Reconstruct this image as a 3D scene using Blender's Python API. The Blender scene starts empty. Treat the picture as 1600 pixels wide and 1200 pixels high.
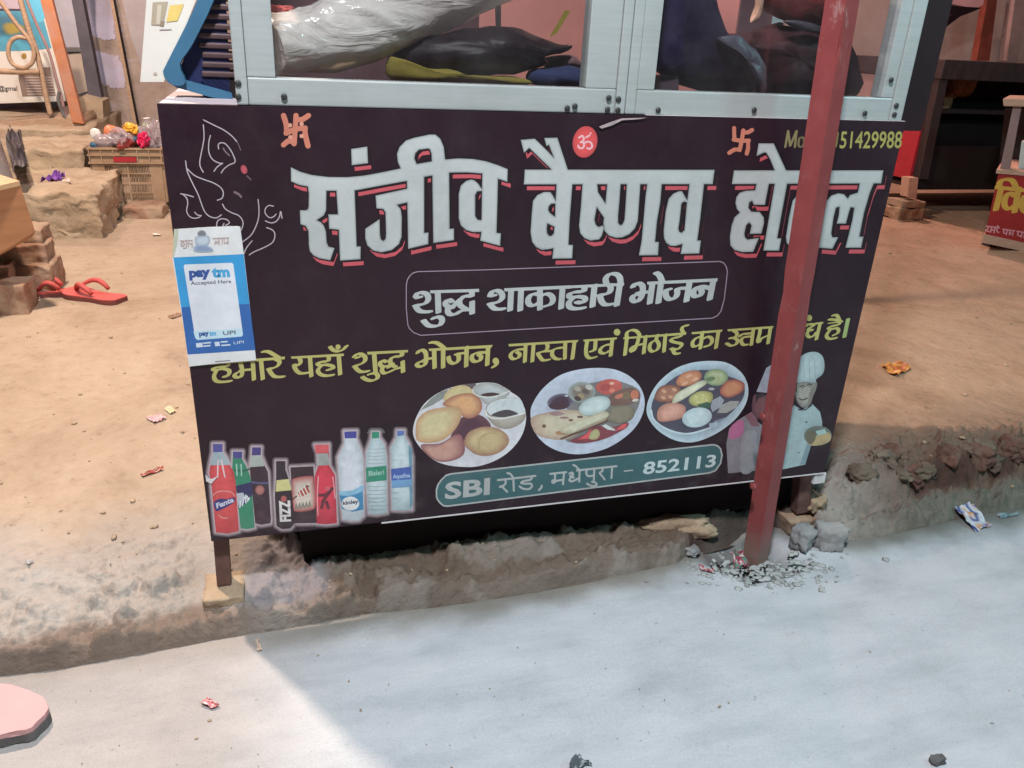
import bpy, bmesh, math, random
from mathutils import Vector, Matrix, noise
from mathutils.geometry import delaunay_2d_cdt, convex_hull_2d

scene = bpy.context.scene
COL = scene.collection
rnd = random.Random(7)

# ------------------------------------------------------------------ camera
CAM = Vector((0.18719613, -1.53050183, 1.2208751))
RX = Vector((0.96179768, -0.26990117, 0.04581014))      # image right
RY = Vector((-0.06735711, -0.39549918, -0.91599313))    # image down
RZ = Vector((0.2653455, 0.87791443, -0.39856996))       # view direction
FPX = 1247.0
cd = bpy.data.cameras.new("camera")
cam = bpy.data.objects.new("camera", cd)
COL.objects.link(cam)
cd.sensor_fit = 'HORIZONTAL'
cd.sensor_width = 36.0
cd.lens = 36.0 * FPX / 1600.0
cd.clip_start = 0.02
cd.clip_end = 400.0
mw = Matrix.Identity(4)
for i in range(3):
    mw[i][0] = RX[i]; mw[i][1] = -RY[i]; mw[i][2] = -RZ[i]; mw[i][3] = CAM[i]
cam.matrix_world = mw
scene.camera = cam

# ------------------------------------------------------------------ night sky, lamps
world = bpy.data.worlds.new("World")
scene.world = world
world.use_nodes = True
wb = world.node_tree.nodes["Background"]
wb.inputs[0].default_value = (0.85, 0.62, 0.72, 1)
wb.inputs[1].default_value = 0.045
scene.view_settings.view_transform = 'Standard'
scene.view_settings.look = 'None'
scene.view_settings.exposure = 0.0
scene.view_settings.gamma = 1.0


def lamp(name, loc, power, col, radius):
    l = bpy.data.lights.new(name, 'POINT')
    l.energy = power; l.color = col; l.shadow_soft_size = radius
    o = bpy.data.objects.new(name, l)
    o.location = loc
    COL.objects.link(o)
    return o


lamp("street_lamp_light", (0.05, -1.5, 3.35), 570, (0.92, 0.96, 1.0), 0.12)
lamp("shop_tube_light", (3.6, -1.6, 2.7), 150, (0.44, 0.95, 1.0), 0.15)
lamp("warm_bulb_light", (-.92, 1.48, 3.75), 830, (1.0, 0.80, 0.65), 0.085)
lamp("left_bulb_light", (-1.35, 4.5, 2.3), 95, (1.0, 0.80, 0.74), 0.08)
lamp("right_bulb_light", (4.3, 5.0, 2.9), 300, (1.0, 0.66, 0.58), 0.1)

scene.cycles.max_bounces = 8
scene.cycles.caustics_reflective = False
scene.cycles.caustics_refractive = False
scene.cycles.transparent_max_bounces = 12
scene.cycles.use_denoising = True


# ------------------------------------------------------------------ helpers
def ray(x, y):
    return RX * ((x - 800) / FPX) + RY * ((y - 600) / FPX) + RZ


def aty(x, y, Y):
    d = ray(x, y)
    return CAM + d * ((Y - CAM.y) / d.y)


def atz(x, y, z):
    d = ray(x, y)
    return CAM + d * ((z - CAM.z) / d.z)


def lin(c):
    c = c / 255.0
    return c / 12.92 if c <= 0.04045 else ((c + 0.055) / 1.055) ** 2.4


def pc(c, k=1.25):
    """printed colour: sRGB as seen -> linear base colour"""
    return tuple(min(0.78, lin(x) * k * .88 + .022) for x in c)


def thing(name, label, cat, loc=(0, 0, 0), group=None):
    o = bpy.data.objects.new(name, None)
    o.empty_display_size = 0.05
    o.location = loc
    COL.objects.link(o)
    o['label'] = label; o['category'] = cat
    if group:
        o['group'] = group
    return o


def tag(o, label, cat, group=None):
    o['label'] = label; o['category'] = cat
    if group:
        o['group'] = group
    return o


def link(name, me, mat, parent=None):
    o = bpy.data.objects.new(name, me)
    if mat is not None:
        me.materials.append(mat)
    COL.objects.link(o)
    if parent is not None:
        o.parent = parent
        o.location = -world_loc(parent)
    return o


def world_loc(p):
    v = Vector((0, 0, 0))
    while p is not None:
        v += Vector(p.location)
        p = p.parent
    return v


class MB:
    """collects shapes in world coordinates, links them as one mesh object"""

    def __init__(s):
        s.bm = bmesh.new()

    def add(s, vs, fs, smooth=False):
        bv = [s.bm.verts.new(v) for v in vs]
        for f in fs:
            try:
                fc = s.bm.faces.new([bv[i] for i in f])
                fc.smooth = smooth
            except ValueError:
                pass
        return bv

    def box(s, x0, x1, y0, y1, z0, z1):
        vs = [(x, y, z) for z in (z0, z1) for y in (y0, y1) for x in (x0, x1)]
        s.add(vs, [(0, 2, 3, 1), (4, 5, 7, 6), (0, 1, 5, 4), (1, 3, 7, 5), (3, 2, 6, 7), (2, 0, 4, 6)])
        return s

    def prism(s, pts, off):
        """pts: planar 3D polygon, off: extrusion vector"""
        n = len(pts)
        off = Vector(off)
        vs = [Vector(p) for p in pts] + [Vector(p) + off for p in pts]
        fs = [tuple(range(n)), tuple(range(2 * n - 1, n - 1, -1))]
        for i in range(n):
            j = (i + 1) % n
            fs.append((j, i, n + i, n + j))
        s.add(vs, fs)
        return s

    def pxprism(s, pts, Y, d):
        return s.prism([aty(x, y, Y) for x, y in pts], (0, d, 0))

    def tube(s, path, r, seg=10, cap=True, smooth=True):
        path = [Vector(p) for p in path]
        n = len(path)
        rr = r if isinstance(r, (list, tuple)) else [r] * n
        rings = []
        up = None
        for i, p in enumerate(path):
            t = (path[min(i + 1, n - 1)] - path[max(i - 1, 0)]).normalized()
            if up is None:
                up = Vector((0, 0, 1)) if abs(t.z) < 0.9 else Vector((1, 0, 0))
            a = t.cross(up).normalized()
            b = a.cross(t).normalized()
            up = b
            rings.append([p + (a * math.cos(2 * math.pi * k / seg) + b * math.sin(2 * math.pi * k / seg)) * rr[i] for k in range(seg)])
        vs = [v for ring in rings for v in ring]
        fs = []
        for i in range(n - 1):
            for k in range(seg):
                k2 = (k + 1) % seg
                fs.append((i * seg + k, i * seg + k2, (i + 1) * seg + k2, (i + 1) * seg + k))
        bv = s.add(vs, fs, smooth)
        if cap:
            for base in (0, (n - 1) * seg):
                try:
                    s.bm.faces.new([bv[base + k] for k in range(seg)])
                except ValueError:
                    pass
        return s

    def lathe(s, prof, origin, axis=(0, 0, 1), seg=16):
        ax = Vector(axis).normalized()
        q = Vector((0, 0, 1)).rotation_difference(ax)
        o = Vector(origin)
        vs, fs = [], []
        for r, h in prof:
            for k in range(seg):
                a = 2 * math.pi * k / seg
                vs.append(o + q @ Vector((r * math.cos(a), r * math.sin(a), h)))
        for i in range(len(prof) - 1):
            for k in range(seg):
                k2 = (k + 1) % seg
                fs.append((i * seg + k, i * seg + k2, (i + 1) * seg + k2, (i + 1) * seg + k))
        fs.append(tuple(range(seg - 1, -1, -1)))
        fs.append(tuple((len(prof) - 1) * seg + k for k in range(seg)))
        s.add(vs, fs, True)
        return s

    def rock(s, c, size, seed, sub=3, amp=0.25, boxy=0.0, rot=0.0, freq=1.3, smooth=True):
        t = bmesh.new()
        bmesh.ops.create_icosphere(t, subdivisions=sub, radius=1)
        R = Matrix.Rotation(rot, 3, 'Z')
        vs = []
        for v in t.verts:
            p = v.co.copy()
            m = max(abs(p.x), abs(p.y), abs(p.z))
            p = p.lerp(p / m * 0.85, boxy)
            nn = noise.fractal(p * freq + Vector((seed * 3.1, seed, 0)), 0.8, 2.1, 4)
            p *= 1 + amp * nn
            vs.append(Vector(c) + R @ Vector((p.x * size[0], p.y * size[1], p.z * size[2])))
        s.add(vs, [[v.index for v in f.verts] for f in t.faces], smooth)
        t.free()
        return s

    def rough_box(s, x0, x1, y0, y1, z0, z1, amp, seed, res=0.03, freq=6):
        t = bmesh.new()
        bmesh.ops.create_cube(t, size=1)
        L = max(x1 - x0, y1 - y0, z1 - z0)
        cuts = min(28, max(3, int(L / res)))
        bmesh.ops.subdivide_edges(t, edges=t.edges[:], cuts=cuts, use_grid_fill=True)
        vs = []
        for v in t.verts:
            p = Vector((x0 + (v.co.x + .5) * (x1 - x0), y0 + (v.co.y + .5) * (y1 - y0), z0 + (v.co.z + .5) * (z1 - z0)))
            n1 = noise.noise_vector(p * freq + Vector((seed, seed * 2, 0)))
            n2 = noise.noise_vector(p * freq * 3.3 + Vector((seed, 0, seed)))
            vs.append(p + n1 * amp + n2 * amp * 0.4)
        s.add(vs, [[v.index for v in f.verts] for f in t.faces], True)
        t.free()
        return s

    def bevel(s, w, seg=2):
        bmesh.ops.bevel(s.bm, geom=s.bm.edges[:], offset=w, segments=seg, affect='EDGES', profile=0.6)
        return s

    def build(s, name, mat, parent=None, tri=False):
        bmesh.ops.recalc_face_normals(s.bm, faces=s.bm.faces[:])
        me = bpy.data.meshes.new(name)
        s.bm.to_mesh(me)
        s.bm.free()
        return link(name, me, mat, parent)


# ------------------------------------------------------------------ materials
class NT:
    def __init__(s, name):
        s.m = bpy.data.materials.new(name)
        s.m.use_nodes = True
        s.t = s.m.node_tree
        s.b = s.t.nodes["Principled BSDF"]
        s.co = s.t.nodes.new("ShaderNodeTexCoord")

    def n(s, typ, **k):
        x = s.t.nodes.new(typ)
        for a, v in k.items():
            setattr(x, a, v)
        return x

    def l(s, a, b):
        s.t.links.new(a, b)

    def noise(s, scale, detail=6, rough=0.6, stretch=None, dist=0.0):
        n = s.n("ShaderNodeTexNoise")
        n.inputs['Scale'].default_value = scale
        n.inputs['Detail'].default_value = detail
        n.inputs['Roughness'].default_value = rough
        n.inputs['Distortion'].default_value = dist
        if stretch:
            mp = s.n("ShaderNodeMapping")
            mp.inputs['Scale'].default_value = stretch
            if len(stretch) > 3:
                pass
            s.l(s.co.outputs['Object'], mp.inputs[0])
            s.l(mp.outputs[0], n.inputs['Vector'])
        else:
            s.l(s.co.outputs['Object'], n.inputs['Vector'])
        return n.outputs['Fac']

    def ramp(s, fac, stops):
        r = s.n("ShaderNodeValToRGB")
        els = r.color_ramp.elements
        while len(els) > 1:
            els.remove(els[-1])
        for i, (p, c) in enumerate(stops):
            e = els[0] if i == 0 else els.new(p)
            e.position = p
            e.color = (*c, 1) if len(c) == 3 else c
        s.l(fac, r.inputs[0])
        return r.outputs[0]

    def mix(s, fac, a, b, mode='MIX'):
        x = s.n("ShaderNodeMix", data_type='RGBA', blend_type=mode)
        for sock, v in ((x.inputs[0], fac), (x.inputs[6], a), (x.inputs[7], b)):
            if hasattr(v, 'links'):
                s.l(v, sock)
            elif isinstance(v, (int, float)):
                sock.default_value = v
            else:
                sock.default_value = (*v, 1)
        return x.outputs[2]

    def bump(s, h, strength, dist=0.01, prev=None):
        b = s.n("ShaderNodeBump")
        b.inputs['Strength'].default_value = strength
        b.inputs['Distance'].default_value = dist
        s.l(h, b.inputs['Height'])
        if prev is not None:
            s.l(prev, b.inputs['Normal'])
        s.l(b.outputs[0], s.b.inputs['Normal'])
        return b.outputs[0]

    def base(s, c):
        if hasattr(c, 'links'):
            s.l(c, s.b.inputs['Base Color'])
        else:
            s.b.inputs['Base Color'].default_value = (*c, 1)

    def set(s, **k):
        for a, v in k.items():
            s.b.inputs[a.replace('_', ' ')].default_value = v
        return s


def mottled(name, c, var=0.35, scale=12, rough=0.8, bump=0.3, bdist=0.004, dust=None, dustamt=0.5, spec=0.3, bscale=60, metal=0.0, stretch=None):
    t = NT(name)
    f = t.noise(scale, 6, 0.62, stretch)
    lo = tuple(x * (1 - var) for x in c)
    hi = tuple(min(0.9, x * (1 + var)) for x in c)
    col = t.ramp(f, [(0.3, lo), (0.5, c), (0.72, hi)])
    if dust:
        d = t.noise(scale * 0.45, 8, 0.7)
        m = t.ramp(d, [(0.62 - 0.3 * dustamt, (0, 0, 0)), (0.78 - 0.3 * dustamt, (dustamt,) * 3)])
        col = t.mix(m, col, dust)
    t.base(col)
    t.set(Roughness=rough, Metallic=metal)
    t.b.inputs['Specular IOR Level'].default_value = spec
    if bump:
        t.bump(t.noise(bscale, 5, 0.65), bump, bdist)
    return t.m


M = {}
M['plastic_black'] = mottled('black_plastic', (0.016, 0.012, 0.014), .3, 20, .45, .1)
M['dark_wood'] = mottled('dark_wood', (0.035, 0.020, 0.020), .4, 10, .75, .3, stretch=(8, 8, 1))
M['leg_paint'] = mottled('brown_painted_iron', (0.13, 0.065, 0.055), .25, 25, .6, .2, dust=(.3, .22, .17), dustamt=.35)
M['alu'] = mottled('aluminium_section', (0.44, 0.465, 0.46), .08, 5, .42, .06, .001, dust=(.33, .34, .32), dustamt=.35, metal=.35, spec=.5, stretch=(1.5, 1.5, 26))
M['alu_h'] = mottled('aluminium_rail', (0.44, 0.465, 0.46), .08, 5, .42, .06, .001, dust=(.33, .34, .32), dustamt=.35, metal=.35, spec=.5, stretch=(1.5, 1.5, 30))
M['screw'] = mottled('dull_screw', (0.06, 0.06, 0.06), .2, 80, .5, 0, metal=.6)
M['counter'] = mottled('counter_sheet', (0.50, 0.42, 0.44), .15, 9, .5, .15, dust=(.5, .38, .28), dustamt=.5)
M['brick'] = mottled('old_brick', (0.26, 0.13, 0.085), .35, 14, .95, .7, .006, dust=(.36, .27, .19), dustamt=.75)
M['mudstone'] = mottled('mud_masonry', (0.36, 0.26, 0.175), .28, 7, .97, .9, .010, dust=(.46, .36, .26), dustamt=.6, bscale=35)
M['greystone'] = mottled('grey_stone', (0.27, 0.27, 0.27), .3, 12, .95, .6, .006, dust=(.38, .34, .31), dustamt=.5)
M['rubble'] = mottled('grit', (0.36, 0.37, 0.36), .4, 30, .95, .5, .004)
M['plywood'] = mottled('plywood', (0.33, 0.155, 0.075), .15, 5, .7, .1, stretch=(1, 1, 6))
M['plywood_edge'] = mottled('plywood_edge', (0.50, 0.34, 0.20), .15, 12, .8, .1)
M['crate'] = mottled('dusty_crate_plastic', (0.30, 0.19, 0.115), .15, 9, .7, .2, dust=(.40, .29, .2), dustamt=.6)
M['old_wood'] = mottled('old_wood', (0.38, 0.25, 0.165), .25, 8, .85, .4, stretch=(3, 3, 10))
M['orange_pole'] = mottled('orange_paint', (0.42, 0.155, 0.07), .18, 9, .6, .2, dust=(.42, .25, .2), dustamt=.6)
M['sandal'] = mottled('red_rubber', (0.48, 0.085, 0.075), .12, 20, .6, .15)
M['sandal_side'] = mottled('sandal_sole_edge', (0.17, 0.05, 0.045), .2, 30, .8, .2)
M['pinkboard'] = mottled('pink_board', (0.55, 0.315, 0.315), .06, 6, .7, .1, dust=(.5, .35, .32), dustamt=.3)
M['greyedge'] = mottled('grey_edge', (0.13, 0.12, 0.12), .3, 30, .9, .4)
M['tin'] = mottled('grey_tin', (0.30, 0.28, 0.28), .2, 8, .55, .15, metal=.3)
M['white_plastic'] = mottled('white_plastic', (0.66, 0.62, 0.56), .06, 8, .45, .05)
M['blue_plastic'] = mottled('blue_plastic', (0.045, 0.13, 0.22), .1, 8, .45, .05)
M['navy_plastic'] = mottled('navy_plastic', (0.018, 0.022, 0.07), .2, 8, .4, .05)
M['steel_plates'] = mottled('dark_steel', (0.10, 0.06, 0.062), .2, 14, .45, .1, metal=.3)
M['yellow_cloth'] = mottled('yellow_cloth', (0.24, 0.19, 0.035), .2, 20, .9, .3)
M['navy_cloth'] = mottled('navy_cloth', (0.011, 0.007, 0.024), .3, 14, .9, .3)
M['black_bag'] = mottled('black_bag', (0.014, 0.007, 0.010), .3, 12, .5, .3)
M['blue_cloth'] = mottled('blue_cloth', (0.026, 0.036, 0.095), .25, 14, .9, .3)
M['red_bag'] = mottled('red_bag', (0.13, 0.010, 0.010), .4, 12, .35, .3)
M['maroon_cloth'] = mottled('maroon_cloth', (0.035, 0.008, 0.012), .5, 9, .6, .4)
M['grey_film'] = mottled('grey_film', (0.075, 0.07, 0.09), .4, 12, .25, .5)
M['purple_film'] = mottled('purple_film', (0.22, 0.06, 0.33), .2, 30, .3, .3)
M['white_film'] = mottled('white_film', (0.7, 0.66, 0.62), .12, 30, .3, .3)
M['red_panel'] = mottled('red_panel', (0.34, 0.02, 0.03), .1, 10, .6, .05)
M['red_board'] = mottled('red_signboard', (0.36, 0.03, 0.03), .1, 12, .55, .05)
M['pale_wood'] = mottled('pale_wood', (0.5, 0.3, 0.22), .15, 9, .8, .2, stretch=(1, 6, 6))
M['pinkwood'] = mottled('pink_grey_wood', (0.30, 0.19, 0.18), .15, 9, .8, .2)
M['flap'] = mottled('dark_shutter', (0.013, 0.004, 0.006), .3, 9, .6, .1)
M['under'] = mottled('undercarriage', (0.012, 0.006, 0.006), .3, 9, .9, .2)
M['whiteedge'] = mottled('board_edge', (0.62, 0.58, 0.58), .1, 30, .8, .1)
M['wallpost'] = mottled('dark_grey_post', (0.085, 0.075, 0.09), .2, 9, .8, .2)
M['cabinet'] = mottled('grey_cabinet', (0.33, 0.31, 0.34), .2, 4, .5, .05)
M['slat_pale'] = mottled('pale_boards', (0.40, 0.32, 0.26), .15, 8, .8, .2, stretch=(20, 1, 1))
M['rust_pole'] = mottled('rust_paint', (0.20, 0.045, 0.03), .2, 9, .6, .2)


def splash(t, c):
    """mud splashed up along the bottom of the board, faint creases of dust"""
    s = t.n("ShaderNodeSeparateXYZ"); t.l(t.co.outputs['Object'], s.inputs[0])
    m = t.n("ShaderNodeMapRange"); m.inputs[1].default_value = .20; m.inputs[2].default_value = .46
    m.inputs[3].default_value = .75; m.inputs[4].default_value = .12
    t.l(s.outputs[2], m.inputs[0])
    f = t.ramp(t.noise(11, 9, .75), [(.50, (0, 0, 0)), (.80, (.55,) * 3)])
    x = t.n("ShaderNodeMath", operation='MULTIPLY'); t.l(f, x.inputs[0]); t.l(m.outputs[0], x.inputs[1])
    return t.mix(x.outputs[0], c, (.20, .165, .165))


def mat_board():
    t = NT('vinyl_board')
    f = t.noise(5, 4, .6)
    c = t.ramp(f, [(.3, (.015, .0045, .0095)), (.7, (.021, .0065, .0130))])
    t.base(splash(t, c))
    t.b.inputs['Specular IOR Level'].default_value = .4
    r = t.ramp(t.noise(7, 6, .7), [(.3, (.36,) * 3), (.7, (.56,) * 3)])
    t.l(r, t.b.inputs['Roughness'])
    n1 = t.bump(t.noise(2.6, 3, .5, (1, 1, .5), .8), .35, .03)
    t.bump(t.noise(260, 2, .5, (1, 1, .25)), .12, .001, n1)
    return t.m


def mat_print(name='printed_vinyl', rough=.5, photo=False, mud=True):
    t = NT(name)
    a = t.n("ShaderNodeAttribute", attribute_name="Col")
    g = t.ramp(t.noise(9, 8, .75), [(.35, (.82,) * 3), (.62, (1,) * 3)])
    c = t.mix(1.0, a.outputs['Color'], g, 'MULTIPLY')
    if photo:
        p = t.ramp(t.noise(75, 5, .7), [(.3, (.68, .64, .62)), (.5, (1, 1, 1)), (.7, (1.22, 1.22, 1.2))])
        p2 = t.ramp(t.noise(30, 5, .65, None, .6), [(.3, (.76, .74, .74)), (.6, (1.05, 1.05, 1.05))])
        c = t.mix(.35, c, p, 'MULTIPLY')
        c = t.mix(.4, c, p2, 'MULTIPLY')
    t.base(splash(t, c) if mud else c)
    t.set(Roughness=rough)
    t.b.inputs['Specular IOR Level'].default_value = .4
    n1 = t.bump(t.noise(2.6, 3, .5, (1, 1, .5), .8), .35, .03)
    t.bump(t.noise(260, 2, .5, (1, 1, .25)), .10, .001, n1)
    return t.m


def mat_pole():
    t = NT('red_painted_post')
    f = t.noise(8, 6, .6)
    c = t.ramp(f, [(.3, (.20, .036, .036)), (.6, (.26, .05, .05)), (.75, (.29, .085, .08))])
    d = t.ramp(t.noise(30, 8, .75, (1, 1, .35)), [(.56, (0, 0, 0)), (.70, (.7,) * 3)])
    c = t.mix(d, c, (.33, .14, .13))
    sp = t.ramp(t.noise(7, 9, .8, None, .4), [(.62, (0, 0, 0)), (.66, (.8,) * 3)])
    c = t.mix(sp, c, (.36, .20, .19))
    rs = t.ramp(t.noise(19, 9, .8, (1, 1, .3)), [(.30, (.85,) * 3), (.37, (0, 0, 0))])
    c = t.mix(rs, c, (.09, .035, .03))
    # mud splashed on the foot
    s = t.n("ShaderNodeSeparateXYZ"); t.l(t.co.outputs['Object'], s.inputs[0])
    m = t.n("ShaderNodeMapRange"); m.inputs[1].default_value = .03; m.inputs[2].default_value = .12
    m.inputs[3].default_value = .75; m.inputs[4].default_value = 0
    ad = t.n("ShaderNodeMath", operation='MULTIPLY_ADD'); t.l(t.noise(40, 6, .7), ad.inputs[0]); ad.inputs[1].default_value = -.08
    t.l(s.outputs[2], ad.inputs[2])
    a2 = t.n("ShaderNodeMath", operation='ADD'); t.l(ad.outputs[0], a2.inputs[0]); a2.inputs[1].default_value = .04
    t.l(a2.outputs[0], m.inputs[0])
    c = t.mix(m.outputs[0], c, (.23, .17, .14))
    t.base(c)
    t.set(Roughness=.5)
    t.bump(t.noise(70, 5, .6), .2, .002)
    return t.m


def mat_dirt():
    t = NT('sandy_earth')
    a = t.n("ShaderNodeAttribute", attribute_name="Col")
    f = t.noise(2.2, 10, .68, None, .6)
    c1 = t.ramp(f, [(.28, (.62, .58, .54)), (.45, (.88, .86, .84)), (.6, (1, 1, 1)), (.75, (1.0, 1.04, 1.08))])
    f2 = t.noise(24, 8, .72)
    c2 = t.ramp(f2, [(.27, (.55, .5, .46)), (.42, (.92, .9, .88)), (.6, (1, 1, 1))])
    c = t.mix(1.0, a.outputs['Color'], c1, 'MULTIPLY')
    c = t.mix(.75, c, c2, 'MULTIPLY')
    t.base(c)
    t.set(Roughness=.96)
    t.b.inputs['Specular IOR Level'].default_value = .15
    n0 = t.bump(t.noise(4.5, 5, .6, None, .5), .5, .05)
    n1 = t.bump(t.noise(16, 8, .7), .6, .014, n0)
    t.bump(t.noise(90, 6, .7), .6, .005, n1)
    return t.m


def mat_road():
    t = NT('worn_concrete')
    a = t.n("ShaderNodeAttribute", attribute_name="Col")
    # brushed / smeared streaks running away to the right
    mp = t.n("ShaderNodeMapping"); mp.inputs['Rotation'].default_value = (0, 0, math.radians(52)); mp.inputs['Scale'].default_value = (1.2, 4.2, 1)
    t.l(t.co.outputs['Object'], mp.inputs[0])
    n = t.n("ShaderNodeTexNoise"); n.inputs['Scale'].default_value = 2.4; n.inputs['Detail'].default_value = 9; n.inputs['Roughness'].default_value = .62
    t.l(mp.outputs[0], n.inputs['Vector'])
    c1 = t.ramp(n.outputs['Fac'], [(.3, (.78, .80, .81)), (.5, (.95, .96, .97)), (.68, (1.05, 1.05, 1.05))])
    c2 = t.ramp(t.noise(7, 9, .7), [(.3, (.90, .90, .90)), (.5, (1, 1, 1)), (.7, (1.03, 1.02, 1.02))])
    c3 = t.ramp(t.noise(60, 3, .6), [(.26, (.55, .55, .56)), (.33, (1, 1, 1))])
    c4 = t.ramp(t.noise(260, 4, .7), [(.3, (.72, .72, .72)), (.5, (1, 1, 1)), (.72, (1.12, 1.12, 1.12))])
    c = t.mix(1.0, a.outputs['Color'], c1, 'MULTIPLY')
    c = t.mix(1.0, c, c2, 'MULTIPLY')
    c = t.mix(.6, c, c3, 'MULTIPLY')
    c = t.mix(.5, c, c4, 'MULTIPLY')
    t.base(c)
    t.set(Roughness=.85)
    t.b.inputs['Specular IOR Level'].default_value = .25
    n1 = t.bump(n.outputs['Fac'], .25, .02)
    n2 = t.bump(t.noise(22, 8, .7), .25, .006, n1)
    t.bump(t.noise(150, 4, .6), .25, .002, n2)
    return t.m


def mat_wall():
    t = NT('limewashed_mud_wall')
    f = t.noise(.9, 7, .65, None, .5)
    c = t.ramp(f, [(.36, (.26, .19, .15)), (.47, (.36, .27, .23)), (.53, (.42, .38, .47)), (.7, (.48, .43, .52))])
    f2 = t.ramp(t.noise(9, 9, .75), [(.28, (.5,) * 3), (.5, (1,) * 3)])
    t.base(t.mix(.8, c, f2, 'MULTIPLY'))
    t.set(Roughness=.95)
    t.bump(t.noise(14, 8, .7), .6, .01)
    return t.m


def mat_glass():
    t = NT('dusty_window_glass')
    out = t.t.nodes["Material Output"]
    tr = t.n("ShaderNodeBsdfTransparent"); tr.inputs[0].default_value = (.93, .93, .935, 1)
    gl = t.n("ShaderNodeBsdfGlossy"); gl.inputs['Roughness'].default_value = .06; gl.inputs[0].default_value = (.9, .92, .95, 1)
    lw = t.n("ShaderNodeLayerWeight"); lw.inputs[0].default_value = .5
    pw = t.n("ShaderNodeMath", operation='POWER'); t.l(lw.outputs['Facing'], pw.inputs[0]); pw.inputs[1].default_value = 4
    ma = t.n("ShaderNodeMath", operation='MULTIPLY_ADD'); t.l(pw.outputs[0], ma.inputs[0]); ma.inputs[1].default_value = .8; ma.inputs[2].default_value = .065
    mx = t.n("ShaderNodeMixShader")
    t.l(ma.outputs[0], mx.inputs[0]); t.l(tr.outputs[0], mx.inputs[1]); t.l(gl.outputs[0], mx.inputs[2])
    df = t.n("ShaderNodeBsdfDiffuse"); df.inputs[0].default_value = (.5, .48, .48, 1)
    m2 = t.n("ShaderNodeMixShader")
    d = t.ramp(t.noise(5, 8, .7), [(.4, (.004,) * 3), (.75, (.035,) * 3)])
    t.l(d, m2.inputs[0]); t.l(mx.outputs[0], m2.inputs[1]); t.l(df.outputs[0], m2.inputs[2])
    t.l(m2.outputs[0], out.inputs[0])
    return t.m


def mat_film(name, c, alpha=.55, rough=.12):
    t = NT(name)
    out = t.t.nodes["Material Output"]
    tr = t.n("ShaderNodeBsdfTransparent"); tr.inputs[0].default_value = (1, 1, 1, 1)
    mx = t.n("ShaderNodeMixShader"); mx.inputs[0].default_value = alpha
    col = t.ramp(t.noise(7, 6, .6), [(.3, tuple(x * .6 for x in c)), (.65, c)])
    t.base(col)
    t.set(Roughness=rough)
    t.bump(t.noise(15, 4, .55, (.45, 1.6, 1.6), 1.2), .8, .012)
    t.l(tr.outputs[0], mx.inputs[1]); t.l(t.b.outputs[0], mx.inputs[2])
    t.l(mx.outputs[0], out.inputs[0])
    return t.m


M['board'] = mat_board()
M['print'] = mat_print()
M['paper'] = mat_print('printed_paper', .45, False, False)
M['photo'] = mat_print('photo_print', .5, True)
M['pole'] = mat_pole()
M['dirt'] = mat_dirt()
M['road'] = mat_road()
M['wall'] = mat_wall()
M['glass'] = mat_glass()
M['bag_film'] = mat_film('milky_film', (.82, .76, .70), .80, .10)
M['clear_film'] = mat_film('clear_film', (.55, .45, .48), .5, .1)


# ------------------------------------------------------------------ flat artwork (print, lettering)
CROP = dict(A=(440, 200, 5.4545), B=(620, 200, 5.4545), C=(800, 190, 5.2174), D=(950, 240, 6.6667), E=(1130, 200, 5.4545),
            F=(625, 400, 6.1538), G=(880, 400, 5.9259), H=(320, 530, 6.6667), I=(540, 520, 6.4), J=(780, 500, 7.2727),
            K=(960, 490, 6.1538), L=(1220, 480, 12.3077), M=(670, 690, 6.6667), N=(890, 680, 6.1538), O=(250, 170, 4.8),
            P=(265, 345, 5.1034), Q=(635, 590, 8), R=(820, 565, 8), T=(1000, 555, 8), U=(1120, 540, 5.7143),
            V=(320, 680, 7.5), W=(420, 670, 6.6667), X=(1520, 150, 4.6154), Y=(1210, 190, 7.619), Z=(230, 0, 4), ZZ=(900, 0, 4), px=(0, 0, 1), c4=(0, 0, 4), c5=(0, 0, 5.714))


def area2(p):
    return sum(p[i - 1][0] * p[i][1] - p[i][0] * p[i - 1][1] for i in range(len(p)))


def ccw(p):
    return p if area2(p) > 0 else p[::-1]


def crom(p, closed=False, n=4):
    m = len(p)
    if m < 3:
        return list(p)
    out = []
    R = range(m) if closed else range(m - 1)
    for i in R:
        g = (lambda k: p[k % m]) if closed else (lambda k: p[min(max(k, 0), m - 1)])
        a, b, c, d = g(i - 1), g(i), g(i + 1), g(i + 2)
        for j in range(n):
            t = j / n
            out.append(tuple(0.5 * (2 * b[k] + (c[k] - a[k]) * t + (2 * a[k] - 5 * b[k] + 4 * c[k] - d[k]) * t * t + (3 * b[k] - a[k] - 3 * c[k] + d[k]) * t ** 3) for k in (0, 1)))
    if not closed:
        out.append(p[-1])
    return out


def hull(pts):
    return [pts[i] for i in convex_hull_2d(pts)]


def capsules(path, nib):
    out = []
    for a, b in zip(path[:-1], path[1:]):
        h = hull([(a[0] + q[0], a[1] + q[1]) for q in nib] + [(b[0] + q[0], b[1] + q[1]) for q in nib])
        out.append(h)
    return out


def disc(r, n=8, c=(0, 0), ry=None, rot=0):
    ry = ry or r
    ca, sa = math.cos(math.radians(rot)), math.sin(math.radians(rot))
    o = []
    for k in range(n):
        x, y = r * math.cos(2 * math.pi * (k + .5) / n), ry * math.sin(2 * math.pi * (k + .5) / n)
        o.append((c[0] + x * ca - y * sa, c[1] + x * sa + y * ca))
    return o


def nibshape(nx, ny, r):
    return hull([(sx * nx + q[0], sx * ny + q[1]) for sx in (-1, 1) for q in disc(r)])


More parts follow.
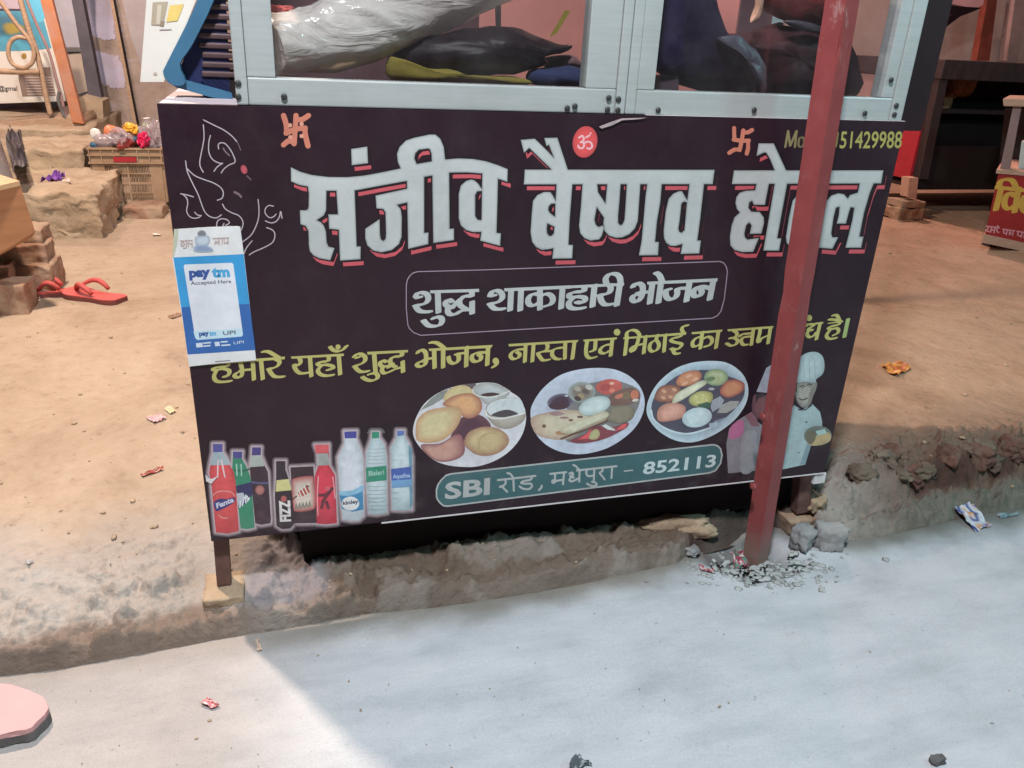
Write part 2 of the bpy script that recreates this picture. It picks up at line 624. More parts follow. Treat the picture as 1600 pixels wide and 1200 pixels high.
def union(polys, holes=()):
    vs, fs = [], []
    for p in list(polys) + list(holes):
        p = ccw(p)
        fs.append(list(range(len(vs), len(vs) + len(p))))
        vs += [Vector((x, y)) for x, y in p]
    nh = len(polys)
    r = delaunay_2d_cdt(vs, [], fs, 1, 1e-3)
    V, F, OF = r[0], r[2], r[5]
    keep = [f for f, o in zip(F, OF) if o and all(k < nh for k in o)]
    return [(v.x, v.y) for v in V], keep


def outline_edges(F):
    cnt = {}
    for f in F:
        for i in range(len(f)):
            e = (min(f[i - 1], f[i]), max(f[i - 1], f[i]))
            cnt[e] = cnt.get(e, 0) + 1
    return [e for e, c in cnt.items() if c == 1]


class Art:
    STEP = 0.00003

    def __init__(s, crop, Y=0.0, base=0.0004):
        s.crop = crop; s.Y = Y; s.v = []; s.f = []; s.c = []; s.k = 0; s.base = base

    def put(s, pts, faces, cols, crop=None, lvl=None):
        ox, oy, sc = CROP[crop or s.crop]
        lift = s.base + (s.k if lvl is None else lvl) * s.STEP
        o = len(s.v)
        for p in pts:
            w = aty(ox + p[0] / sc, oy + p[1] / sc, s.Y)
            s.v.append((w.x, s.Y - lift, w.z))
        single = isinstance(cols, tuple)
        s.c += [cols] * len(pts) if single else cols
        s.f += [[o + i for i in f] for f in faces]
        if lvl is None:
            s.k += 1

    def poly(s, pts, col, crop=None, smooth=False, holes=()):
        if smooth:
            pts = crom(pts, True)
        v, f = union([pts], holes)
        s.put(v, f, col, crop)

    def polys(s, polys, col, crop=None, holes=()):
        v, f = union(polys, holes)
        s.put(v, f, col, crop)

    def strokes(s, lines, nib, col, crop=None, smooth=True, extra=()):
        ps = [ccw(e) for e in extra]
        for ln in lines:
            ps += capsules(crom(ln) if smooth else ln, nib)
        v, f = union(ps)
        s.put(v, f, col, crop)

    def blob(s, pts, cc, ce, crop=None, center=None, k=.55, smooth=True):
        if smooth:
            pts = crom(pts, True)
        n = len(pts)
        c = center or (sum(p[0] for p in pts) / n, sum(p[1] for p in pts) / n)
        mid = [(c[0] + (p[0] - c[0]) * k, c[1] + (p[1] - c[1]) * k) for p in pts]
        m3 = [(c[0] + (p[0] - c[0]) * (k + 1) / 2, c[1] + (p[1] - c[1]) * (k + 1) / 2) for p in pts]
        cm = tuple(cc[i] * .55 + ce[i] * .45 for i in range(3))
        v = [c] + mid + m3 + list(pts)
        f = []
        for i in range(n):
            j = (i + 1) % n
            f += [[0, 1 + i, 1 + j], [1 + i, 1 + n + i, 1 + n + j, 1 + j], [1 + n + i, 1 + 2 * n + i, 1 + 2 * n + j, 1 + n + j]]
        s.put(v, f, [cc] * (n + 1) + [cm] * n + [ce] * n, crop)

    def ell(s, c, rx, ry, rot, cc, ce=None, crop=None):
        s.blob(disc(rx, 28, c, ry, rot), cc, ce or cc, crop, smooth=False)

    def glow(s, shapes, w, cin, cout, crop=None, n=7):
        shapes = [ccw(p) for p in shapes]
        for q in range(n, 0, -1):
            r = w * q / n
            t = (1 - (q - .5) / n) ** 1.25
            ps = list(shapes)
            for p in shapes:
                ps += [ccw(h) for h in capsules(p + [p[0]], disc(r, 12))]
            s.polys(ps, tuple(cin[k] * t + cout[k] * (1 - t) for k in range(3)), crop)

    def text(s, txt, bl, br, tl, col, crop=None, bold=0.0, fit=True):
        cu = bpy.data.curves.new("txt", 'FONT')
        cu.body = txt
        cu.offset = bold
        cu.resolution_u = 3
        ob = bpy.data.objects.new("txt", cu)
        COL.objects.link(ob)
        dg = bpy.context.evaluated_depsgraph_get()
        me = ob.evaluated_get(dg).to_mesh()
        vs = [(v.co.x, v.co.y) for v in me.vertices]
        fs = [list(p.vertices) for p in me.polygons]
        ob.evaluated_get(dg).to_mesh_clear()
        bpy.data.objects.remove(ob)
        bpy.data.curves.remove(cu)
        if not vs:
            return
        x0 = min(v[0] for v in vs); x1 = max(v[0] for v in vs)
        y0 = min(v[1] for v in vs); y1 = max(v[1] for v in vs)
        out = []
        for x, y in vs:
            u, w = (x - x0) / (x1 - x0), (y - y0) / (y1 - y0)
            out.append((bl[0] + (br[0] - bl[0]) * u + (tl[0] - bl[0]) * w, bl[1] + (br[1] - bl[1]) * u + (tl[1] - bl[1]) * w))
        s.put(out, fs, col, crop)

    def build(s, name, parent, mat=None):
        me = bpy.data.meshes.new(name)
        me.from_pydata(s.v, [], s.f)
        at = me.color_attributes.new("Col", 'FLOAT_COLOR', 'POINT')
        for i, c in enumerate(s.c):
            at.data[i].color = (c[0], c[1], c[2], 1)
        # every face towards the viewer side (-y)
        bm = bmesh.new(); bm.from_mesh(me)
        bm.normal_update()
        fl = [f for f in bm.faces if f.normal.y > 0]
        bmesh.ops.reverse_faces(bm, faces=fl)
        bm.to_mesh(me); bm.free()
        return link(name, me, mat or M['print'], parent)

# ================================================================== the food cart
ZT, ZB, SW = 1.09, 0.2083, 1.52
cart = thing("food_cart", "street food cart with black printed signboard and aluminium glass case", "food cart", (0.76, 0.3, 0.1))
mb = MB(); mb.box(0.0, SW, 0.0, 0.018, ZB, ZT)
sign = mb.build("signboard", M['board'], cart)
mb = MB(); mb.box(0.36, SW - .002, -0.0012, 0.019, ZB - .0035, ZB - .0005)
mb.build("board_edge", M['whiteedge'], sign)
mb = MB(); mb.box(0.9, SW, 0.001, 0.017, ZT + .0003, ZT + .0009)
mb.build("board_edge", M['whiteedge'], sign)

WHITE = (.45, .465, .46)
GREY1 = (.22, .235, .235)
GREY2 = (.34, .355, .35)
RED = (.50, .085, .105)
BLK = (.011, .004, .007)
YEL = pc((180, 172, 100), 1.1)

# ---- headline
E2 = 5.4545


def AtoPx(c, pts):
    ox, oy, sc = CROP[c]
    return [(ox + x / sc, oy + y / sc) for x, y in pts]


w1 = []
w1.append(AtoPx('A', [(78, 333), (160, 372), (260, 400), (400, 417), (560, 418), (700, 405), (850, 378), (1020, 342), (1140, 308), (1272, 285), (1392, 268), (1502, 258), (1632, 263), (1742, 283), (1842, 315), (1927, 350), (1924, 460), (1852, 435), (1707, 388), (1582, 378), (1442, 380), (1287, 405), (1222, 415), (1075, 450), (850, 490), (640, 530), (480, 535), (370, 535), (230, 500), (150, 485), (80, 455)]))
w1.append(AtoPx('A', [(222, 490), (232, 560), (230, 670), (222, 692), (205, 700), (155, 700), (160, 820), (205, 835), (228, 880), (232, 1000), (240, 1050), (270, 1085), (320, 1110), (415, 1127), (452, 1022), (400, 1010), (385, 975), (378, 880), (360, 830), (335, 802), (300, 785), (360, 745), (380, 700), (382, 525)]))
w1.append(AtoPx('A', [(465, 520), (480, 735), (398, 735), (405, 858), (487, 868), (498, 1130), (672, 1118), (675, 1008), (640, 1008), (622, 510)]))
w1.append(AtoPx('A', [(592, 178), (730, 157), (737, 300), (597, 317)]))
w1.append(AtoPx('A', [(800, 575), (1090, 512), (1090, 630), (985, 655), (1015, 690), (1025, 760), (1022, 930), (1000, 990), (940, 1040), (850, 1060), (780, 1045), (730, 1000), (712, 940), (712, 858), (835, 775), (838, 900), (845, 945), (865, 962), (885, 945), (890, 900), (885, 720), (865, 690), (808, 685)]))
w1.append(AtoPx('A', [(1065, 330), (1078, 1030), (1250, 990), (1252, 890), (1215, 893), (1215, 330)]))
w1.append(AtoPx('A', [(1020, 360), (990, 290), (982, 220), (1005, 160), (1060, 105), (1130, 82), (1260, 55), (1310, 55), (1352, 90), (1382, 160), (1397, 290), (1280, 300), (1277, 220), (1262, 180), (1245, 175), (1170, 185), (1140, 215), (1132, 260), (1155, 315), (1130, 350)]))
w1.append(AtoPx('B', [(300, 280), (310, 980), (487, 955), (487, 855), (450, 858), (445, 290)]))
w1.append(AtoPx('B', [(728, 370), (720, 880), (710, 960), (880, 1005), (888, 897), (850, 892), (864, 370)]))
w1.append(AtoPx('B', [(735, 535), (695, 475), (665, 447), (635, 437), (590, 450), (545, 490), (527, 560), (527, 770), (545, 830), (590, 870), (650, 887), (735, 885), (735, 765), (715, 785), (688, 780), (668, 750), (668, 570), (685, 540)]))
w2 = []
w2.append([(819.7, 264.8), (1116.5, 265.2), (1113.5, 287.7), (818.2, 288.1)])
w2.append(AtoPx('C', [(70, 148), (185, 138), (290, 240), (370, 325), (440, 400), (330, 400), (300, 370), (140, 215), (97, 255)]))
w2.append(AtoPx('C', [(262, 133), (370, 130), (458, 400), (385, 400), (350, 320), (300, 190), (280, 200)]))
w2.append(AtoPx('C', [(362, 490), (355, 650), (340, 1000), (327, 1118), (490, 1115), (497, 1005), (460, 1003), (470, 800), (494, 490)]))
w2.append(AtoPx('C', [(362, 660), (335, 605), (312, 573), (260, 573), (205, 598), (170, 645), (160, 750), (150, 900), (163, 980), (195, 1022), (240, 1045), (300, 1040), (348, 1030), (365, 850)]))
h2 = [AtoPx('C', [(300, 690), (320, 670), (352, 668), (350, 775), (310, 745), (295, 720)]), AtoPx('C', [(283, 870), (288, 830), (345, 858), (340, 910), (322, 930), (300, 930), (285, 905)])]
w2.append(AtoPx('C', [(575, 490), (560, 700), (545, 850), (555, 910), (590, 950), (640, 970), (710, 960), (732, 930), (750, 870), (740, 845), (705, 858), (683, 840), (672, 800), (690, 700), (700, 560), (692, 490)]))
w2.append(AtoPx('C', [(685, 550), (770, 680), (760, 800), (685, 690)]))
w2.append(AtoPx('D', [(-8, 300), (-29, 535), (-50, 727), (-38, 804), (9, 855), (86, 878), (150, 872), (220, 840), (280, 780), (310, 700), (320, 560), (338, 300), (195, 300), (180, 560), (170, 690), (150, 735), (125, 745), (105, 720), (105, 650), (120, 480), (132, 300)]))
w2.append(AtoPx('D', [(410, 290), (390, 440), (350, 900), (320, 1060), (520, 1058), (530, 920), (490, 918), (510, 700), (545, 500), (562, 290)]))
w2.append(AtoPx('D', [(830, 495), (770, 390), (740, 390), (680, 415), (630, 470), (600, 600), (578, 800), (582, 880), (605, 930), (650, 960), (700, 962), (780, 940), (810, 800), (790, 800), (765, 825), (740, 810), (732, 780), (745, 700), (765, 520), (790, 500), (832, 512)]))
w2.append(AtoPx('D', [(850, 290), (820, 520), (790, 850), (755, 1045), (950, 1040), (968, 905), (930, 903), (960, 680), (1003, 290)]))
w3 = []
w3.append(AtoPx('E', [(90, 360), (1365, 360), (1345, 472), (72, 478)]))
w3.append(AtoPx('E', [(300, 130), (430, 130), (540, 370), (440, 370), (400, 270), (365, 210), (345, 210), (282, 240)]))
w3.append(AtoPx('E', [(285, 460), (392, 460), (355, 655), (260, 655), (245, 620), (222, 635), (215, 680), (240, 712), (310, 715), (345, 760), (348, 810), (325, 900), (225, 902), (240, 830), (220, 805), (195, 830), (180, 900), (185, 930), (205, 950), (305, 935), (255, 1055), (160, 1058), (95, 1040), (60, 1000), (55, 930), (70, 830), (95, 760), (140, 720), (115, 690), (103, 640), (110, 590), (140, 550), (190, 535), (270, 530)]))
w3.append(AtoPx('E', [(440, 460), (340, 1045), (475, 1045), (495, 940), (460, 938), (547, 460)]))
w3.append(AtoPx('E', [(700, 460), (800, 460), (780, 570), (690, 600), (650, 680), (620, 850), (640, 920), (700, 940), (790, 900), (770, 1010), (690, 1045), (590, 1030), (540, 980), (533, 930), (560, 760), (590, 620), (630, 570), (690, 545)]))
w3.append(AtoPx('E', [(1165, 460), (1145, 550), (1080, 570), (1060, 600), (1030, 565), (980, 555), (920, 575), (880, 620), (860, 720), (830, 900), (810, 1020), (930, 1030), (980, 930), (930, 930), (920, 900), (940, 760), (960, 680), (990, 670), (985, 740), (965, 815), (1045, 815), (1070, 720), (1085, 675), (1115, 680), (1100, 780), (1040, 1020), (1175, 1020), (1195, 925), (1160, 925), (1200, 720), (1250, 550), (1287, 460)]))


def headline(name, polys, holes, label):
    a = Art('px')
    v, f = union(polys, holes)
    ed = outline_edges(f)
    sh = (4.9, 9.0)
    a.put([(x + sh[0], y + sh[1]) for x, y in v], f, RED)
    cap = lambda r: [ccw(hull([(v[i][0] + q[0], v[i][1] + q[1]) for q in disc(r)] + [(v[j][0] + q[0], v[j][1] + q[1]) for q in disc(r)])) for i, j in ed]
    tris = [[v[i] for i in t] for t in f]
    a.polys(tris + cap(2.2) + [[(x + 5.6, y + 2.9) for x, y in t] for t in tris], BLK)
    a.put(v, f, GREY1)
    for r, c in ((.7, GREY2), (1.7, tuple(.5 * (p + q) for p, q in zip(GREY2, WHITE))), (2.9, WHITE)):
        v2, f2 = union(tris, cap(r))
        a.put(v2, f2, c)
    return a.build(name, sign)


headline("headline_word", w1, [], "")
headline("headline_word", w2, h2, "")
headline("headline_word", w3, [], "")

# ---- boxed subtitle
a = Art('F')
NW = nibshape(19, -6, 10)
NT_ = nibshape(8, -3, 7)
fr = AtoPx('F', [(170, 150), (800, 133)]) + [(1124.7, 408.4), (1131, 411), (1134.8, 416.9), (1136.5, 425), (1131.4, 467.5), (1126.4, 486), (1121, 493), (1112.9, 497)] + AtoPx('F', [(200, 762), (130, 735), (90, 695), (75, 660), (60, 500), (60, 280), (70, 230), (90, 195), (125, 162), (170, 150)])
a.strokes([fr], disc(.75), pc((150, 128, 145), 1.2), 'px', smooth=False)
a.strokes([[(150, 388), (168, 358), (210, 350), (255, 365), (272, 405), (258, 442), (215, 465), (145, 475)], [(150, 480), (175, 518), (215, 535), (290, 535)], [(165, 400), (195, 395)], [(362, 345), (370, 540)],
           [(320, 600), (350, 585), (390, 590), (405, 620), (385, 660), (330, 675), (270, 665), (225, 620)],
           [(500, 440), (472, 420), (442, 436), (438, 465), (465, 485), (515, 478)], [(465, 485), (458, 530), (480, 560), (530, 560), (600, 522), (690, 515)], [(500, 500), (550, 440), (600, 400), (620, 385), (690, 385)], [(690, 345), (690, 385)], [(600, 400), (572, 430), (580, 475), (640, 515)], [(693, 440), (693, 550)]],
          NW, WHITE, extra=[[(290, 330), (760, 315), (760, 345), (290, 358)]])
a.strokes([[(865, 380), (885, 342), (925, 330), (965, 345), (985, 385), (970, 422), (925, 448), (860, 458)], [(865, 460), (890, 492), (925, 510), (995, 508)], [(885, 382), (910, 378)], [(1068, 330), (1058, 520)], [(1163, 325), (1155, 520)],
           [(1345, 315), (1345, 510)], [(1340, 372), (1290, 362), (1245, 387), (1230, 435), (1252, 472), (1300, 472), (1345, 435)], [(1345, 390), (1400, 362), (1450, 377), (1470, 420), (1450, 462), (1400, 480)], [(1562, 310), (1548, 500)]],
          NW, WHITE, extra=[[(1000, 310), (1640, 281), (1640, 313), (1005, 340)]])
a.crop = 'G'
a.strokes([[(195, 280), (188, 325), (110, 332), (58, 352), (65, 382), (140, 375), (195, 385), (200, 412), (170, 432), (125, 425)], [(90, 390), (52, 430), (60, 472), (110, 488), (190, 480)], [(290, 270), (270, 465)],
           [(430, 265), (440, 305), (415, 345), (330, 362)], [(340, 370), (355, 420), (390, 450), (455, 445)], [(525, 255), (495, 455)], [(400, 258), (392, 210), (420, 172), (460, 162), (500, 172), (525, 205), (530, 255)]],
          NW, WHITE, extra=[[(-20, 277), (565, 248), (560, 275), (-20, 302)]])
a.strokes([[(645, 285), (662, 260), (700, 252), (733, 277), (735, 330), (722, 380), (690, 418), (652, 418), (637, 390), (662, 360), (720, 355)], [(690, 340), (810, 330)], [(825, 255), (800, 435)], [(905, 240), (880, 430)], [(858, 155), (890, 178), (918, 245)],
           [(1170, 235), (1140, 415)], [(1150, 298), (1060, 302), (1056, 340), (1042, 378), (1000, 402), (962, 388), (948, 350), (955, 315), (985, 308)], [(1390, 225), (1355, 400)], [(1360, 300), (1280, 280), (1222, 302), (1203, 345), (1218, 373), (1260, 368), (1283, 335), (1272, 305)]],
          NW, WHITE, extra=[[(775, 238), (1430, 205), (1425, 235), (780, 265)]])
a.build("subtitle_lettering", sign)

# ---- yellow line
a = Art('H')
NY = nibshape(15, -6, 8)
a.strokes([[(245, 250), (240, 275), (150, 287), (88, 302), (105, 322), (190, 307), (245, 320), (258, 345), (235, 382), (200, 388)], [(120, 330), (97, 380), (112, 428), (170, 445), (270, 435)],
           [(370, 245), (385, 300), (390, 340), (378, 388), (340, 398), (308, 380), (330, 352), (392, 325)], [(370, 325), (500, 312)], [(500, 235), (512, 420)], [(585, 220), (605, 415)],
           [(735, 205), (778, 232), (765, 270), (720, 298), (660, 308)], [(668, 315), (692, 355), (735, 390), (820, 390)], [(605, 128), (660, 128), (720, 160), (775, 195)]],
          NY, YEL, extra=[[(60, 237), (835, 180), (832, 208), (60, 266)]])
a.strokes([[(985, 195), (998, 238), (970, 272), (930, 265)], [(930, 272), (950, 320), (1000, 355), (1090, 345)], [(1095, 185), (1110, 385)],
           [(1290, 180), (1285, 225), (1220, 235), (1175, 248), (1195, 270), (1270, 265), (1328, 280), (1335, 305), (1280, 318)], [(1215, 275), (1178, 320), (1200, 362), (1260, 380), (1335, 372)], [(1395, 165), (1410, 365)],
           [(1305, 78), (1338, 112), (1390, 125), (1438, 108), (1475, 70)]],
          NY, YEL, extra=[[(895, 180), (1450, 148), (1445, 175), (905, 203)], disc(27, 14, (1388, 80))])
a.crop = 'I'
a.strokes([[(85, 238), (110, 214), (150, 210), (190, 235), (195, 275), (160, 308), (85, 332)], [(95, 340), (120, 370), (160, 390), (225, 383)], [(110, 248), (135, 242)], [(285, 205), (300, 400)], [(235, 415), (265, 405), (300, 405), (322, 430), (308, 462), (255, 478), (200, 463), (168, 440)],
           [(560, 190), (560, 230), (480, 240), (447, 270), (457, 315), (500, 340)], [(570, 285), (575, 390)], [(405, 290), (375, 277), (347, 292), (347, 320), (375, 338), (420, 330)], [(375, 340), (362, 375), (385, 403), (430, 393), (500, 360), (560, 345)], [(430, 345), (470, 310)]],
          NY, YEL, extra=[[(215, 190), (625, 170), (620, 195), (220, 217)]])
a.strokes([[(720, 200), (737, 177), (770, 172), (800, 200), (805, 260), (797, 308), (760, 337), (717, 328), (717, 305), (750, 287), (800, 280)], [(790, 265), (880, 250)], [(885, 175), (890, 350)], [(975, 160), (975, 345)], [(848, 96), (900, 96), (945, 120), (985, 152)],
           [(1210, 140), (1205, 335)], [(1195, 200), (1105, 212), (1125, 218), (1130, 270), (1090, 307), (1042, 288), (1028, 240)], [(1425, 140), (1415, 320)], [(1410, 195), (1330, 197), (1272, 217), (1262, 260), (1290, 287), (1340, 278), (1355, 240), (1330, 217)], [(1512, 290), (1505, 318), (1475, 342)]],
          NY, YEL, extra=[[(830, 158), (1470, 120), (1455, 150), (840, 182)], disc(32, 14, (1500, 280))])
a.crop = 'J'
a.strokes([[(300, 280), (290, 475)], [(290, 330), (200, 337), (142, 370), (128, 410), (160, 443), (215, 428), (233, 390), (200, 362)], [(390, 275), (375, 470)], [(540, 260), (550, 310), (520, 348), (438, 373)], [(440, 385), (470, 430), (500, 457), (565, 450)], [(500, 355), (600, 350)],
           [(750, 250), (745, 440)], [(740, 310), (650, 322), (607, 350), (602, 400), (640, 438), (690, 445)], [(855, 245), (830, 440)]],
          NY, YEL, extra=[[(105, 272), (900, 225), (890, 250), (110, 300)]])
a.strokes([[(1000, 230), (985, 330), (992, 400), (1030, 433), (1095, 420)], [(1095, 225), (1090, 300), (1080, 343), (1040, 355)], [(1285, 210), (1265, 405)], [(1270, 275), (1200, 287), (1148, 330), (1152, 368), (1200, 378), (1255, 345)]],
          NY, YEL, extra=[[(955, 222), (1340, 195), (1330, 220), (960, 245)], disc(38, 14, (1338, 138))])
a.crop = 'K'
NK = nibshape(12, -5, 7)
a.strokes([[(120, 225), (100, 395)], [(115, 225), (122, 180), (165, 157), (212, 167), (237, 200), (240, 222)], [(235, 220), (220, 280), (190, 348), (165, 363), (157, 340), (190, 310), (270, 292)], [(300, 215), (280, 380)], [(410, 205), (402, 245)], [(402, 250), (350, 282), (337, 330), (360, 363), (408, 348), (428, 300), (408, 260)], [(490, 200), (475, 365)],
           [(650, 190), (630, 220), (562, 236), (543, 258), (580, 275), (638, 287), (643, 310), (600, 343), (545, 335)], [(560, 345), (580, 383), (620, 383)], [(665, 185), (647, 150), (662, 122), (702, 113)]],
          NK, YEL, extra=[[(85, 228), (692, 178), (685, 203), (85, 245)]])
a.strokes([[(845, 175), (825, 335)], [(840, 222), (790, 232), (752, 270), (757, 313), (800, 308), (835, 278)], [(840, 250), (890, 222), (928, 232), (938, 265), (913, 303), (870, 315)], [(1000, 165), (975, 330)]],
          NK, YEL, extra=[[(740, 178), (1040, 152), (1030, 175), (745, 198)]])
a.strokes([[(1150, 165), (1178, 190), (1160, 225), (1110, 235)], [(1150, 232), (1183, 255), (1168, 293), (1120, 308), (1078, 285)], [(1320, 188), (1230, 197), (1205, 217)], [(1320, 217), (1242, 227), (1217, 260), (1237, 298), (1275, 298)], [(1335, 150), (1315, 300)], [(1400, 140), (1395, 190), (1377, 258), (1390, 273), (1410, 240), (1480, 207)], [(1500, 130), (1475, 285)]],
          nibshape(11, -4, 7), YEL, extra=[[(1085, 150), (1530, 118), (1520, 140), (1090, 170)]])
a.crop = 'L'
NL = nibshape(22, -10, 14)
a.strokes([[(478, 335), (570, 325), (635, 335), (600, 370), (540, 400)], [(540, 400), (522, 440), (600, 438)], [(560, 430), (505, 490), (515, 553), (570, 575), (650, 528), (680, 480)], [(755, 300), (680, 615)]],
          NL, YEL, extra=[[(660, 295), (830, 283), (800, 315), (655, 330)], disc(58, 14, (540, 205), 62)])
a.strokes([[(1130, 270), (1110, 330), (962, 367), (912, 400), (960, 420), (1070, 402), (1108, 440), (1088, 498), (1012, 535)], [(950, 430), (882, 520), (885, 578), (950, 608), (1060, 590)], [(930, 232), (1050, 242), (1150, 272)], [(1000, 155), (1075, 155), (1130, 262)]],
          NL, YEL, extra=[[(895, 300), (1200, 260), (1195, 285), (905, 320)]])
a.strokes([[(1290, 225), (1218, 570)]], nibshape(26, -8, 14), pc((160, 176, 110), 1.1))
a.crop = 'px'
a.strokes([[(1226, 512), (1224, 528), (1230, 532), (1236, 528)], [(1238, 511), (1235, 536)], [(1246, 522), (1242, 528), (1246, 533), (1254, 528)], [(1256, 509), (1252, 535)]], disc(2), YEL, extra=[[(1220, 511), (1262, 507), (1262, 510), (1220, 514)]])
a.build("slogan_lettering", sign)

# ---- phone number
a = Art('Y')
YP = pc((150, 142, 72), 1.2)
ND = nibshape(7, -1, 7)
a.strokes([[(128, 305), (162, 108)], [(162, 108), (186, 290)], [(186, 290), (263, 108)], [(263, 108), (242, 305)]], ND, pc((128, 112, 70), 1.1), smooth=False)  # dimmer towards the post: its shade is put into these two letters
a.strokes([[(330, 185), (297, 200), (285, 275), (308, 303), (345, 280), (352, 215), (330, 185)]], ND, pc((120, 100, 62), 1.0))
a.build("phone_label_lettering", sign)
a = Art('Y')
a.text("51429988", (772, 322), (1508, 320), (792, 116), YP, bold=.012)
a.strokes([[(752, 130), (738, 240), (725, 300)]], ND, YP)
a.build("phone_number_lettering", sign)

# ---- address pill
a = Art('px')
pill = [(704.5, 740.3), (1114.3, 694.6), (1121, 696.5), (1125.6, 701), (1128, 710.9), (1125.6, 723.9), (1117.5, 735.3), (1107.8, 738.8), (698.5, 790.8), (693, 790), (688, 786), (684, 781), (682, 775.5), (682, 765), (684.5, 757), (689.5, 750), (697, 742.5)]
a.poly(pill, pc((45, 88, 92), 1.3))
a.strokes([pill + [pill[0]]], disc(1.25), WHITE, smooth=False)
a.crop = 'M'
a.text("SBI", (165, 605), (632, 553), (172, 425), WHITE, bold=.03)
R1 = disc(11)
a.strokes([[(720, 400), (1110, 356)], [(795, 392), (800, 430), (780, 455), (740, 470)], [(760, 465), (815, 520)], [(880, 380), (885, 510)], [(818, 327), (850, 337), (880, 378)], [(1072, 362), (1060, 395), (990, 410), (962, 428), (1000, 438), (1060, 437), (1073, 465), (1040, 493), (980, 488), (945, 465)], [(1175, 458), (1170, 480), (1145, 505)]], R1, WHITE)
a.strokes([[(1265, 335), (1430, 317)], [(1315, 332), (1313, 408)], [(1313, 408), (1292, 402), (1284, 418), (1300, 428), (1318, 414)], [(1313, 410), (1400, 396)], [(1408, 318), (1397, 443)], [(1465, 332), (1493, 322), (1500, 345), (1472, 360), (1508, 373)], [(1480, 375), (1463, 400), (1490, 413), (1560, 382)]], R1, WHITE)
a.crop = 'N'
R2 = disc(10)
a.strokes([[(70, 338), (450, 297)], [(95, 337), (92, 445)], [(35, 285), (62, 300), (95, 337)], [(165, 328), (160, 370), (185, 393), (235, 385)], [(237, 318), (232, 432)], [(215, 447), (248, 455), (258, 478), (215, 488), (168, 465)], [(312, 312), (316, 340), (288, 360)], [(290, 365), (335, 423)], [(408, 302), (402, 410)]], R2, WHITE)
a.strokes([[(525, 344), (605, 336)]], disc(7), WHITE)
a.text("852113", (700, 380), (1398, 303), (716, 258), pc((185, 198, 198), 1.3), bold=.022)
a.build("address_lettering", sign)

# ---- line drawing, emblems
a = Art('O')
LC = pc((172, 158, 165), 1.1); LD = pc((110, 85, 95), 1.1)
D5, D3 = disc(4.2), disc(3)
a.strokes([[(320, 80), (400, 120), (480, 160), (540, 205), (580, 250), (605, 310)]], D3, LD)
a.strokes([[(330, 85), (400, 120), (480, 160), (540, 205), (575, 245)], [(325, 120), (330, 220), (310, 330), (298, 400), (305, 440), (325, 475)], [(378, 200), (365, 260), (368, 330), (395, 380), (440, 405), (470, 408)], [(470, 408), (430, 435), (405, 468)],
           [(440, 300), (437, 270), (455, 255), (490, 262), (530, 310), (555, 360), (562, 400), (520, 420), (480, 450), (460, 480)],
           [(192, 390), (205, 470), (245, 560), (285, 640), (310, 710), (335, 770), (370, 805), (420, 818), (460, 795)], [(205, 450), (260, 500), (330, 530), (400, 555), (455, 590), (475, 630), (465, 670), (430, 685)],
           [(170, 640), (200, 670), (208, 710), (200, 760), (215, 800), (250, 820), (290, 815), (310, 800)], [(155, 637), (200, 645), (250, 660)], [(260, 775), (280, 795), (305, 800)], [(470, 715), (490, 750), (540, 780), (590, 800), (620, 840), (620, 880), (605, 915)],
           [(425, 885), (430, 845), (460, 825), (500, 830), (520, 855), (490, 875)], [(470, 880), (480, 860)]], D5, LC)
a.strokes([[(735, 680), (742, 740), (740, 810), (720, 880), (680, 950), (615, 1000)], [(690, 990), (650, 1040), (630, 1085)], [(800, 890), (845, 910), (862, 945), (845, 1000), (780, 1040), (710, 1070), (670, 1095)],
           [(850, 730), (815, 725), (790, 750), (790, 785), (820, 815), (850, 810), (870, 790)], [(790, 840), (830, 855), (870, 845), (895, 810), (905, 770), (915, 820)]], D5, LC)
a.strokes([[(475, 295), (490, 320), (520, 350)]], disc(6), LD)
a.strokes([[(560, 625), (590, 640), (608, 660)]], disc(9), LD)
a.strokes([[(655, 505), (680, 530)]], disc(8), pc((85, 60, 72), 1.1))
a.ell((630, 455), 24, 36, -20, pc((175, 68, 80), 1.2), pc((130, 50, 62), 1.2))
a.build("line_drawing", sign)

a = Art('Z')
OR = pc((188, 110, 88), 1.2)
sw = [[(930, 722), (925, 805), (918, 898)], [(868, 832), (925, 808), (988, 800)], [(928, 742), (965, 748), (1008, 722)], [(985, 802), (990, 850), (1005, 912)], [(920, 890), (885, 880), (852, 905)], [(872, 830), (868, 775), (852, 722)]]
a.strokes(sw, disc(17), OR, smooth=True)
for c in ((893, 783), (965, 775), (895, 857), (965, 850)):
    a.ell(c, 13, 13, 0, pc((205, 140, 120), 1.2))
a.build("emblem", sign)
a = Art('ZZ')
a.strokes([[(1045, 815), (1035, 880), (1022, 938)], [(985, 872), (1035, 880), (1080, 878)], [(1042, 825), (1070, 828), (1100, 812)], [(1074, 880), (1075, 925), (1066, 960)], [(1020, 935), (990, 935), (957, 955)], [(990, 868), (988, 830), (988, 800)]], disc(13), OR)
a.build("emblem", sign)
a = Art('C')
a.ell((595, 165), 100, 130, 12, pc((205, 68, 68), 1.25), pc((180, 58, 60), 1.2))
OM = pc((225, 160, 165), 1.3)
a.strokes([[(545, 130), (572, 117), (585, 140), (575, 160), (558, 168)], [(575, 168), (588, 190), (575, 215), (545, 212), (540, 195)], [(585, 175), (620, 163), (645, 175), (652, 205), (630, 222), (612, 215)], [(602, 128), (615, 122), (630, 112)]], disc(8), OM)
a.ell((640, 95), 8, 8, 0, OM)
a.build("round_emblem", sign)

